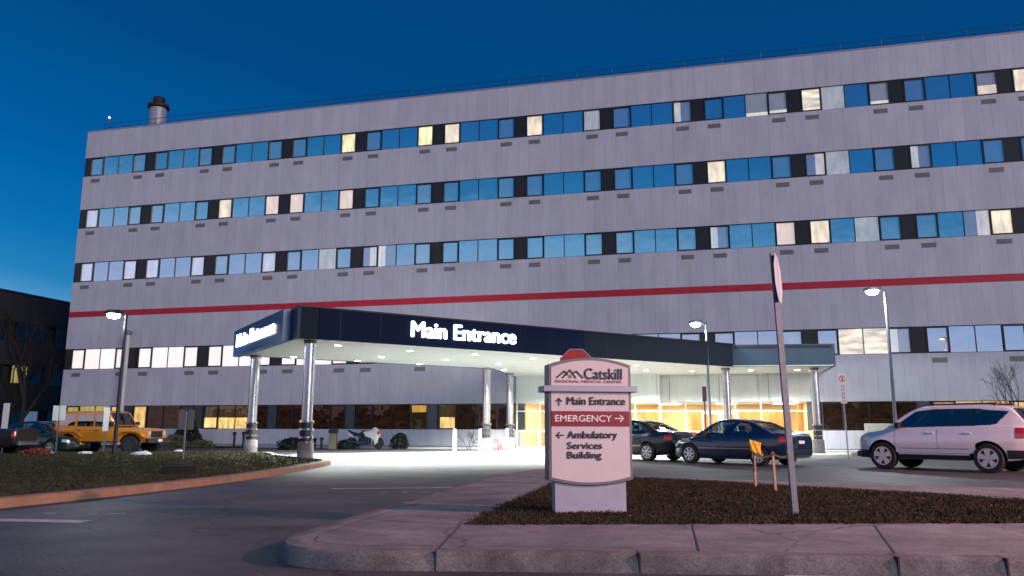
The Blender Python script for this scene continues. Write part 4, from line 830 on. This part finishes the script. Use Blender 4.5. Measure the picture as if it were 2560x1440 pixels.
# ---------------------------------------------------------------- vehicles
def interp(pts, x):
    if x <= pts[0][0]: return pts[0][1]
    for (a, u), (b, v) in zip(pts[:-1], pts[1:]):
        if x <= b: t = (x-a)/(b-a); return u+(v-u)*t
    return pts[-1][1]
def sinterp(pts, x, s=.06): return (interp(pts, x-s)+interp(pts, x-s/2)+interp(pts, x)+interp(pts, x+s/2)+interp(pts, x+s))/5
def car(name, label, cat, loc, rz, scale, sp, paint, rim='rim'):
    """body built from profile functions; x forward, y left"""
    T = thing(name, label, cat, loc, rz); T.scale = (scale,)*3
    Lc, Wd = sp['len'], sp['wid']/2; x0, x1 = -Lc/2, Lc/2; top, bot, plan = sp['top'], sp['bot'], sp['plan']; rw = sp['wheel']; xf, xr = sp['axles']
    sh = sp.get('sm', .06)
    def ztop(x): return sinterp(top, x, sh)
    def zbot(x): return sinterp(bot, x, .05)
    def hw(x): return Wd*sinterp(plan, x, .05)
    def side(x, z):   # half width of the flank at x, z
        zb, zt = zbot(x), ztop(x); t = max(0, min(1, (z-zb)/max(.01, zt-zb))); s = interp(sp.get('sec', [(0, .93), (.15, .975), (.5, 1.0), (.8, .985), (1., .93)]), t); return hw(x)*s
    n = 72; ns = 11; vs = []; bm = MB()
    xs_ = [x0+(x1-x0)*(.5-.5*math.cos(math.pi*i/n)) for i in range(n+1)]
    for x in xs_:
        zb, zt = zbot(x), ztop(x); row = [(x, 0, zb)]
        for j in range(ns+1): z = zb+(zt-zb)*j/ns; row.append((x, side(x, z), z if j < ns else zt-.0))
        row += [(x, side(x, zt)*.90, zt+.018), (x, side(x, zt)*.55, zt+.035), (x, 0, zt+.042)]
        row = row+[(p[0], -p[1], p[2]) for p in row[-2:0:-1]]; vs += row
    kk = len(vs)//(n+1); fs = []
    for i in range(n):
        for j in range(kk): fs.append((i*kk+j, i*kk+(j+1) % kk, (i+1)*kk+(j+1) % kk, (i+1)*kk+j))
    fs += [tuple(range(kk))[::-1], tuple(range(n*kk, (n+1)*kk))]
    bm.add(vs, fs); body = bm.build('body', [paint, M['arch']], T, True)
    me = body.data; b2 = bmesh.new(); b2.from_mesh(me); bmesh.ops.recalc_face_normals(b2, faces=b2.faces); b2.to_mesh(me); b2.free()
    cut = MB()
    for xa in (xf, xr):
        for s in (-1, 1):
            ra = rw*sp.get('arch', 1.16); cut.lathe([(ra, 0), (ra, .42)], 28, axis='y', c=(xa, (Wd-.30) if s > 0 else -(Wd+.12), rw), mi=1)
    cutter = cut.build('cutter', [paint, M['arch']]); b2 = bmesh.new(); b2.from_mesh(cutter.data); bmesh.ops.recalc_face_normals(b2, faces=b2.faces); b2.to_mesh(cutter.data); b2.free(); bpy.context.view_layer.update()
    cutter.matrix_world = T.matrix_world.copy() if False else Matrix.LocRotScale(Vector(loc), Matrix.Rotation(rz, 3, 'Z').to_quaternion(), Vector((scale,)*3))
    md = body.modifiers.new('b', 'BOOLEAN'); md.operation = 'DIFFERENCE'; md.object = cutter; md.solver = 'EXACT'
    bpy.context.view_layer.update(); dg = bpy.context.evaluated_depsgraph_get(); nm = bpy.data.meshes.new_from_object(body.evaluated_get(dg)); body.modifiers.clear(); body.data = nm; bpy.data.objects.remove(cutter); nm.set_sharp_from_angle(angle=R(38))
    # greenhouse
    gt = sp['gtop']; gx0, gx1 = gt[0][0], gt[-1][0]; zr = max(z for _, z in gt); roofw = sp.get('roofw', .74)
    def gz(x): return sinterp(gt, x, .05)
    def gw(x, z): zb = ztop(x); t = max(0, (z-sp['belt'])/(zr-sp['belt'])); return (hw(x)*.93)*(1-t)+(Wd*roofw)*t*min(1, hw(x)/Wd+.02)
    bm = MB(); vs = []; n2 = 110; NR = 18
    wins = []
    for poly_ in sp['windows']:
        m_ = len(poly_)//2; lo = sorted(poly_[:m_]); hi = sorted(poly_[m_:]); hh = list(hi)
        if lo[0][0] < hi[0][0]: hh = [lo[0]]+hh
        if lo[-1][0] > hi[-1][0]: hh = hh+[lo[-1]]
        ll = list(lo)
        if hi[0][0] < lo[0][0]: ll = [hi[0]]+ll
        if hi[-1][0] > lo[-1][0]: ll = ll+[hi[-1]]
        wins.append((ll, hh, min(p[0] for p in poly_), max(p[0] for p in poly_)))
    for i in range(n2+1):
        x = gx0+(gx1-gx0)*i/n2; zb = ztop(x)-.03; zt = max(gz(x), zb+.002); row = []
        for j in range(NR+1): z = zb+(zt-zb)*j/NR*.94; row.append((x, gw(x, z), z))
        e = gw(x, zt); row += [(x, e*.965, zb+(zt-zb)*.985), (x, e*.85, zt+.004), (x, e*.45, zt+.022), (x, 0, zt+.028)]
        row += [(p[0], -p[1], p[2]) for p in row[-2::-1]]; vs += row
    kk = len(vs)//(n2+1); fs = []
    for i in range(n2):
        for j in range(kk-1):
            q = (i*kk+j, i*kk+j+1, (i+1)*kk+j+1, (i+1)*kk+j); cx = sum(vs[k][0] for k in q)/4; cz = sum(vs[k][2] for k in q)/4; jj = min(j, kk-2-j); keep = True
            if jj <= NR:
                for ll, hh, xa, xb in wins:
                    if xa < cx < xb and interp(ll, cx)+.005 < cz < interp(hh, cx)-.005: keep = False
            if jj > NR+1 or cz > ztop(cx)+.04:
                for key in ('ws', 'rw'):
                    if key in sp and sp[key][0]+.03 < cx < sp[key][1]-.03 and jj >= NR+2: keep = False
            if keep: fs.append(q)
    bm.add(vs, fs); o = bm.build('cabin', paint, T, True)
    mb = MB(); vv = []
    for i in range(21):
        x = gx0+.08+(gx1-gx0-.16)*i/20; z = ztop(x)+.048; e = min(gw(x, z), side(x, ztop(x))*.97); vv += [(x, -e*.97, z), (x, 0, z+.004), (x, e*.97, z)]
    mb.add(vv, [(i*3+j, i*3+j+1, (i+1)*3+j+1, (i+1)*3+j)[::-1] for i in range(20) for j in range(2)])
    for sx_ in sp.get('seats', (.12, -.85)):
        for sy in (-.36, .36):
            mb.box(sx_-.10, sx_+.06, sy-.22, sy+.22, sp['belt']-.05, sp['belt']+.16); mb.box(sx_-.08, sx_+.02, sy-.12, sy+.12, sp['belt']+.18, sp['belt']+.34)
    mb.build('interior', M['cladding'], T)
    if 'pillars' in sp:
        for (xa, xb, za, zb_) in sp['pillars']:
            for s in (-1, 1):
                mb = MB(); vv = []
                for j in range(6): z = za+(zb_-za)*j/5; vv += [(xa, s*(gw(xa, z)+.004), z), (xb, s*(gw(xb, z)+.004), z)]
                mb.add(vv, [(2*j, 2*j+1, 2*j+3, 2*j+2)[::s] for j in range(5)]); mb.build('pillar_trim', M['sedge'], T); b2 = bmesh.new(); b2.from_mesh(o.data); bmesh.ops.recalc_face_normals(b2, faces=b2.faces); b2.to_mesh(o.data); b2.free(); o.data.set_sharp_from_angle(angle=R(50))
    # side windows: polygons in (x, z)
    for lo, hi, xa, xb in wins:
        for s in (-1, 1):
            mb = MB(); g_ = 14; vv = []
            for i in range(g_+1):
                x = xa+(xb-xa)*i/g_; zl_, zh = interp(lo, x), interp(hi, x)
                for j in range(5): z = zl_+(zh-zl_)*j/4; vv.append((x, s*(gw(x, z)+.006), z))
            mb.add(vv, [((i*5+j), (i+1)*5+j, (i+1)*5+j+1, i*5+j+1)[::-s] for i in range(g_) for j in range(4)]); mb.build('side_window', sp.get('glass', M['carglass']), T, True)
    # windscreen and rear window
    for key in ('ws', 'rw'):
        if key not in sp: continue
        xa, xb = sp[key]; mb = MB(); vv = []
        for i in range(9):
            x = xa+(xb-xa)*i/8; z = gz(x); dzx = (gz(x+.02)-gz(x-.02))/.04; nn_ = Vector((-dzx, 1)).normalized()
            for j in range(9):
                y = (-1+2*j/8); e = gw(x, z)*.86; cr_ = .028*(1-y*y)
                vv.append((x+nn_.x*(.012+cr_), y*e, z+nn_.y*(.012+cr_)-.004))
        mb.add(vv, [(i*9+j, i*9+j+1, (i+1)*9+j+1, (i+1)*9+j) for i in range(8) for j in range(8)]); mb.build('windscreen' if key == 'ws' else 'rear_window', M['carglass'], T, True)
    def patch(name, xa, xb, za, zb_, m, off=.006, par=T, sides=(-1, 1), gx_=10):
        out = []
        for s in sides:
            mb = MB(); vv = []
            for i in range(gx_+1):
                x = xa+(xb-xa)*i/gx_
                for j in range(6): z = za+(zb_-za)*j/5; z = min(z, ztop(x)-.01); vv.append((x, s*(side(x, z)+off), z))
            mb.add(vv, [(i*6+j, (i+1)*6+j, (i+1)*6+j+1, i*6+j+1)[::-s] for i in range(gx_) for j in range(5)]); out.append(mb.build(name, m, par, True))
        return out
    for xa, xb in sp.get('doors', []):
        ds = patch('door', xa+.008, xb-.008, sp['doorz'][0], sp['doorz'][1], paint, .007)
        for dd, s in zip(ds, (-1, 1)):
            zz = sp['doorz'][1]-.10; mb = MB(); yy = side(xa+.15, zz); mb.box(xa+.08, xa+.26, s*(yy+.01)-.012, s*(yy+.02)+.012, zz-.015, zz+.015); mb.build('handle', sp.get('handle', paint), dd, bevel=.006)
    if 'clad' in sp: patch('sill_trim', sp['axles'][1]+rw*1.2, sp['axles'][0]-rw*1.2, zbot(0)+.0, zbot(0)+sp['clad'], M['cladding'], .012)
    for (xa, xb, za, zb_) in sp.get('trim', []): patch('trim', xa, xb, za, zb_, sp.get('trimm', M['chrome']), .010)
    # end pieces
    def endp(name, xe, s, y0, y1, z0, z1, m, th=.03):
        for sy in ((-1, 1) if y0 > 0 else (1,)):
            mb = MB(); ya, yb = (sorted((sy*y0, sy*y1)) if y0 > 0 else (-y1, y1)); mb.box(min(xe, xe+s*th), max(xe, xe+s*th), ya, yb, z0, z1); mb.build(name, m, T, bevel=.012)
    for e in sp['ends']: endp(*e)
    for e in sp.get('corner', []): patch(e[0], e[1], e[2], e[3], e[4], e[5], .009)
    # mirrors
    mxp = sp['mirror']
    for s in (-1, 1):
        mb = MB(); yy = gw(mxp[0], mxp[1]); mb.box(mxp[0]-.06, mxp[0]+.07, min(s*(yy+.03), s*(yy+.24)), max(s*(yy+.03), s*(yy+.24)), mxp[1]-.06, mxp[1]+.09); mb.box(mxp[0]-.02, mxp[0]+.02, min(s*(yy-.03), s*(yy+.05)), max(s*(yy-.03), s*(yy+.05)), mxp[1]-.05, mxp[1]-.01); mb.build('mirror', sp.get('mirrorm', M['cladding']), T, bevel=.025)
    # wheels
    for xa in (xf, xr):
        for s in (-1, 1):
            yc = s*(Wd-.115); mb = MB(); tw = sp.get('tw', .11); ri = rw*sp.get('ri', .66)
            mb.lathe([(ri, -tw), (rw*.93, -tw), (rw, -tw*.75), (rw, tw*.75), (rw*.93, tw), (ri, tw)], 32, axis='y', c=(xa, yc, rw)); wh = mb.build('wheel', M['tyre'], T, True, auto=35)
            mb = MB(); yo = yc+s*(tw+.004); yi = yc+s*(tw-.05)
            for k in range(32):   # rim ring
                t0, t1 = 2*math.pi*k/32, 2*math.pi*(k+1)/32
                mb.add([(xa+r_*math.cos(t), y_, rw+r_*math.sin(t)) for r_, y_, t in ((ri, yo, t0), (ri, yo, t1), (ri*.88, yo, t1), (ri*.88, yo, t0), (ri*.85, yi, t1), (ri*.85, yi, t0))], [(0, 1, 2, 3), (3, 2, 4, 5)])
            nsp = sp.get('spokes', 5)
            for k in range(nsp):
                t = 2*math.pi*k/nsp+.3; dx, dz = math.cos(t), math.sin(t); wx, wz = -dz, dx; w0, w1 = sp.get('spw', (.045, .075)); a_ = ri*.1; b_ = ri*.9
                q = [(xa+dx*a_-wx*w0, yo-.0*s, rw+dz*a_-wz*w0), (xa+dx*b_-wx*w1*.8, yo, rw+dz*b_-wz*w1*.8), (xa+dx*b_+wx*w1*.8, yo, rw+dz*b_+wz*w1*.8), (xa+dx*a_+wx*w0, yo, rw+dz*a_+wz*w0)]
                mb.add(q+[(p[0], yi, p[2]) for p in q], [(0, 1, 2, 3), (7, 6, 5, 4), (0, 4, 5, 1), (1, 5, 6, 2), (2, 6, 7, 3), (3, 7, 4, 0)])
            mb.lathe([(.05, -.02), (.05, .02)], 12, axis='y', c=(xa, yo, rw)); mb.build('rim', M[rim], wh)
            mb = MB(); mb.lathe([(ri*.84, 0), (ri*.84, .01)], 20, axis='y', c=(xa, yi, rw)); mb.build('brake_disc', M['arch'], wh)
    if 'rails' in sp:
        for s in (-1, 1):
            mb = MB(); xa, xb, yy, zz = sp['rails']; mb.tube((xa, s*yy, zz), (xb, s*yy, zz), .022, n=6); [mb.tube((q, s*yy, zz-.08), (q, s*yy, zz), .02, n=6) for q in (xa+.05, xb-.05)]; mb.build('roof_rail', M['cladding'], T)
    return T, side, ztop

def paintm(name, c, rough=.25): return mat(name, c, rough, .1, coat=1., noise=.02)
SEDAN = dict(len=4.55, wid=1.78, wheel=.325, axles=(1.38, -1.28), belt=.93,
    top=[(-2.275, .86), (-2.2, .99), (-1.9, 1.03), (-1.4, 1.0), (-1., .95), (.9, .90), (1.3, .86), (1.9, .76), (2.15, .66), (2.275, .52)],
    bot=[(-2.275, .36), (-2.1, .26), (-1.7, .20), (1.7, .19), (2.1, .22), (2.275, .30)],
    plan=[(-2.275, .72), (-2.2, .84), (-2.0, .92), (-1.5, .98), (0, 1.), (1.4, .98), (1.85, .92), (2.1, .80), (2.22, .64), (2.275, .45)],
    gtop=[(-1.72, 1.02), (-1.5, 1.13), (-.95, 1.37), (-.6, 1.44), (0, 1.47), (.3, 1.44), (.55, 1.34), (1.2, .91)],
    windows=[[(-.18, .97), (.90, .955), (.35, 1.36), (-.18, 1.385)], [(-1.22, .985), (-.23, .97), (-.23, 1.385), (-.80, 1.335)]],
    ws=(.46, 1.10), rw=(-1.55, -.92), doors=[(-.2, .95), (-1.05, -.2)], doorz=(.33, .90), roofw=.66,
    ends=[('bumper', -2.285, 1, 0, .60, .42, .52, M['cladding'], .05), ('plate', -2.30, 1, 0, .16, .70, .80, M['white'], .03), ('grille', 2.25, 1, 0, .34, .50, .60, M['cladding'], .035)],
    corner=[('headlight', 1.90, 2.16, .56, .68, M['headlight']), ('taillight', -2.24, -1.98, .76, .93, M['taillight'])], trim=[(-1.0, 1.0, .52, .545)], mirror=(.72, 1.0), spokes=7, spw=(.03, .045))
SUV = dict(len=4.45, wid=1.84, wheel=.355, axles=(1.36, -1.28), belt=1.06, sm=.05,
    top=[(-2.225, 1.0), (-2.15, 1.12), (-1.9, 1.14), (-1., 1.12), (.95, 1.06), (1.25, 1.03), (1.8, .96), (2.05, .86), (2.17, .70), (2.225, .5)],
    bot=[(-2.225, .42), (-2.0, .34), (-1.7, .30), (1.7, .28), (2.05, .30), (2.225, .38)],
    plan=[(-2.225, .82), (-2.15, .92), (-1.9, .97), (-1.4, 1.), (1.4, 1.), (1.8, .95), (2.05, .84), (2.18, .66), (2.225, .5)],
    gtop=[(-2.2, 1.08), (-2.12, 1.22), (-1.86, 1.55), (-1.7, 1.61), (-1., 1.655), (0, 1.66), (.35, 1.62), (.62, 1.52), (1.32, 1.03)],
    windows=[[(-.06, 1.115), (1.06, 1.09), (.46, 1.51), (-.06, 1.565)], [(-.98, 1.135), (-.09, 1.118), (-.09, 1.565), (-.98, 1.565)], [(-1.50, 1.17), (-1.01, 1.14), (-1.01, 1.56), (-1.80, 1.48)]],
    ws=(.52, 1.22), rw=(-2.12, -1.84), doors=[(-.1, 1.0), (-1.02, -.1)], doorz=(.46, 1.06), roofw=.72, clad=.12,
    ends=[('bumper', -2.24, 1, 0, .78, .44, .62, M['cladding'], .06), ('plate', -2.245, 1, 0, .16, .86, .97, M['white'], .03), ('grille', 2.19, 1, 0, .40, .62, .76, M['cladding'], .05), ('bumper', 2.17, 1, 0, .6, .32, .46, M['cladding'], .07)],
    corner=[('headlight', 1.95, 2.16, .72, .86, M['headlight']), ('taillight', -2.2, -1.93, .84, 1.09, M['taillight']), ('trim', -2.2, -1.72, .36, .56, M['cladding']), ('trim', 1.75, 2.18, .30, .50, M['cladding'])],
    trim=[(-.85, .9, .56, .575)], mirror=(.86, 1.14), pillars=[(-.10, -.05, 1.115, 1.565), (-1.02, -.97, 1.135, 1.565)], spokes=5, spw=(.04, .10), rails=(-1.5, .1, .62, 1.685), arch=1.2, tw=.12, ri=.68)
JEEP = dict(len=4.25, wid=1.70, wheel=.40, axles=(1.42, -1.42), belt=1.12, sm=.02,
    top=[(-2.125, 1.10), (-2.1, 1.13), (.74, 1.13), (.78, 1.13), (1.2, 1.12), (1.95, 1.06), (2.06, 1.02), (2.125, .98)],
    bot=[(-2.125, .52), (2.125, .52)], plan=[(-2.125, .97), (-2.08, 1.), (.75, 1.), (1.1, .95), (1.95, .86), (2.1, .84), (2.125, .80)],
    sec=[(0, .98), (.5, 1.), (.95, 1.), (1., .98)],
    gtop=[(-2.11, 1.13), (-2.06, 1.72), (-1.9, 1.80), (.15, 1.83), (.32, 1.79), (.72, 1.16)],
    windows=[[(-.22, 1.19), (.60, 1.19), (.24, 1.68), (-.22, 1.71)], [(-1.05, 1.19), (-.32, 1.19), (-.32, 1.71), (-1.05, 1.71)], [(-1.98, 1.22), (-1.18, 1.22), (-1.18, 1.70), (-1.94, 1.68)]],
    ws=(.34, .68), doors=[(-.27, .66), (-1.12, -.27)], doorz=(.56, 1.12), roofw=.90, clad=.05,
    ends=[('grille', 2.10, 1, 0, .42, .72, 1.0, M['cladding'], .04), ('bumper', 2.14, 1, 0, .82, .50, .70, M['cladding'], .16), ('headlight', 2.11, 1, .46, .62, .82, .98, M['headlight'], .04), ('plate', 2.30, 1, 0, .15, .55, .66, M['white'], .02), ('bumper', -2.28, 1, 0, .8, .5, .68, M['cladding'], .15)],
    corner=[], glass=M['darkglass'], mirror=(.58, 1.30), spokes=5, spw=(.05, .09), arch=1.22, tw=.13, ri=.55, handle=M['black'])
PICK = dict(len=5.3, wid=1.9, wheel=.38, axles=(1.75, -1.6), belt=1.1, sm=.03,
    top=[(-2.65, 1.08), (-2.6, 1.14), (-.6, 1.14), (1.3, 1.12), (2.3, 1.03), (2.6, .9), (2.65, .7)], bot=[(-2.65, .5), (-2.3, .42), (2.3, .40), (2.65, .5)],
    plan=[(-2.65, .92), (-2.55, .98), (-2, 1.), (2., 1.), (2.4, .9), (2.65, .7)], gtop=[(-.75, 1.14), (-.65, 1.68), (-.4, 1.76), (.5, 1.77), (.8, 1.7), (1.45, 1.12)],
    windows=[[(-.5, 1.2), (1.15, 1.18), (.75, 1.62), (-.45, 1.66)]], ws=(.72, 1.38), doors=[(-.55, .4), (.4, 1.3)], doorz=(.5, 1.08), roofw=.8,
    ends=[('bumper', -2.78, 1, 0, .85, .5, .66, M['chrome'], .12)], corner=[('taillight', -2.62, -2.48, .78, 1.06, M['taillight'])], trim=[(-2.5, -.7, 1.10, 1.128)], mirror=(1.1, 1.25), spokes=6, spw=(.04, .06))

def place(fpx, rpx, sp, half=None):
    pass
white = paintm('white_car_paint', (.74, .75, .78)); navy = paintm('navy_car_paint', (.006, .018, .055)); blackp = paintm('black_car_paint', (.006, .006, .008)); yel = paintm('orange_yellow_paint', (.60, .21, .012), .35); teal = paintm('dark_teal_paint', (.008, .02, .024), .4); dk = mat('dark_paint', (.006, .006, .007), .5)
SUVO, _, _ = car('parked_car', 'white SUV with dark wheel arches and lit-up tail lamp at the right edge', 'car', (12.42, 22.75, 0), R(180-50), 1.05, SUV, white); SUVO.scale = (1.05, 1.05, 1.085)
car('parked_car', 'navy blue sedan parked side-on behind the wooden stakes', 'car', (7.48, 26.3, 0), R(180-50), .985, SEDAN, navy)
b_ = atz(1637, 1153); an = R(180-46); hd = Vector((math.cos(an), math.sin(an), 0)); lf = Vector((-hd.y, hd.x, 0))
# rear wheel on the camera side stands at b_
side_s = 1 if lf.y < 0 else -1
pos = b_-hd*(-1.28)-lf*side_s*.78-Vector((.22, 0, 0))
car('parked_car', 'black sedan half hidden by the wayfinding sign, its boot showing', 'car', (pos.x, pos.y, 0), an, 1.0, SEDAN, blackp)
an = R(-8); hd = Vector((math.cos(an), math.sin(an), 0)); lf = Vector((-hd.y, hd.x, 0)); b_ = atz(323, 1138); pos = b_-hd*1.42+lf*.74
J, jside, jtop = car('off_road_car', 'boxy orange-yellow four-door off-roader with a black grille at the left', 'car', (pos.x, pos.y, 0), an, 1.0, JEEP, yel, 'rimdark')
for xa in (1.42, -1.42):   # flat wheel-arch flares
    for s in (-1, 1):
        mb = MB(); y0, y1 = sorted((s*.70, s*.93)); pts = [(xa-.62, .66), (xa-.46, .94), (xa-.3, 1.0), (xa+.34, 1.0), (xa+.56, .90), (xa+.66, .76), (xa+.60, .74), (xa+.50, .86), (xa+.3, .95), (xa-.28, .95), (xa-.42, .90), (xa-.56, .66)]
        yprism(mb, pts[::-1], y0, y1); mb.build('wheel_flare', yel, J)
mb = MB(); mb.lathe([(.22, -.11), (.38, -.11), (.40, -.08), (.40, .08), (.38, .11), (.22, .11)], 24, c=(0, 0, 0)); o = mb.build('spare_wheel', M['tyre'], J, True, auto=35); o.location = (-2.27, .1, 1.12); o.rotation_euler = (0, R(90), 0)
mb = MB()
for i in range(7): mb.box(2.142, 2.155, -.36+i*.11, -.30+i*.11, .74, .98)
mb.build('grille_slot', M['black'], J)
b_ = atz(128, 1138); an = R(-14); hd = Vector((math.cos(an), math.sin(an), 0)); lf = Vector((-hd.y, hd.x, 0)); pos = b_-hd*1.38+lf*.78
S2 = dict(SEDAN); S2['ends'] = [e if e[0] != 'plate' else ('plate', 2.275, 1, 0, .17, .44, .56, M['yellow'], .03) for e in SEDAN['ends']]
car('parked_car', 'dark teal car with a yellow front plate behind the orange-yellow off-roader', 'car', (pos.x, pos.y, 0), an, .95, S2, teal)
an = R(180+8); hd = Vector((math.cos(an), math.sin(an), 0)); b_ = atz(78, 1146); lf = Vector((-hd.y, hd.x, 0)); ss = 1 if lf.y < 0 else -1; pos = b_+hd*1.6-lf*ss*.84+Vector((-1.5, -.2, 0))
car('pickup_truck', 'black pickup running off the left edge, its red tail lamp showing', 'pickup', (pos.x, pos.y, 0), an, .95, PICK, dk)

# motorcycle beside the low wall
b = atd(912, 1122, 44.2); T = thing('motorcycle', 'white and black motorcycle parked before the low wall under the canopy', 'motorcycle', (b.x, b.y, 0), R(-12))
for x in (-.78, .78):
    mb = MB(); mb.lathe([(.22, -.06), (.30, -.07), (.33, 0), (.30, .07), (.22, .06)], 24, axis='y', c=(x, 0, .33)); w = mb.build('wheel', M['tyre'], T, True, auto=35)
    mb = MB(); [mb.tube((x, 0, .33), (x+.23*math.cos(R(a)), 0, .33+.23*math.sin(R(a))), .018, n=5) for a in range(0, 360, 60)]; mb.build('rim', M['rim'], w)
mb = MB(); yprism(mb, [(-.1, .95), (.05, .70), (.30, .62), (.52, .50), (.62, .22), (.78, .50), (.85, .82), (.72, 1.12), (.52, 1.2), (.40, 1.02)][::-1], -.17, .17); mb.build('fairing', M['white'], T, bevel=.05)
mb = MB(); yprism(mb, [(-1.02, .98), (-.75, .72), (-.1, .66), (.12, .80), (.2, 1.0), (-.1, 1.04), (-.35, .86), (-.8, .95), (-1.0, 1.06)][::-1], -.13, .13); mb.build('seat', M['black'], T, bevel=.04)
mb = MB(); yprism(mb, [(-1.05, 1.0), (-.7, .8), (-.62, .62), (-.9, .7)][::-1], -.15, .15); mb.build('tail_fairing', M['white'], T, bevel=.03)
mb = MB(); mb.box(-.35, .3, -.16, .16, .24, .66); mb.build('engine', M['black'], T, bevel=.05); mb = MB(); mb.tube((.78, .08, .33), (.5, .08, 1.05), .03, n=6); mb.tube((.78, -.08, .33), (.5, -.08, 1.05), .03, n=6); mb.build('fork', M['chrome'], T)
mb = MB(); mb.tube((.42, -.36, 1.12), (.5, 0, 1.06), .018, n=6); mb.tube((.42, .36, 1.12), (.5, 0, 1.06), .018, n=6); mb.build('handlebar', M['black'], T); mb = MB(); mb.tube((.0, -.14, .3), (-.95, -.2, .42), .05, n=8); mb.build('exhaust', M['chrome'], T)
mb = MB(); mb.lathe([(.02, 0), (.09, .02), (.10, .05)], 12, axis='y', c=(.84, -.2, .9)); mb.build('indicator', mat('orange_lens', (.7, .12, .02), .3), T)
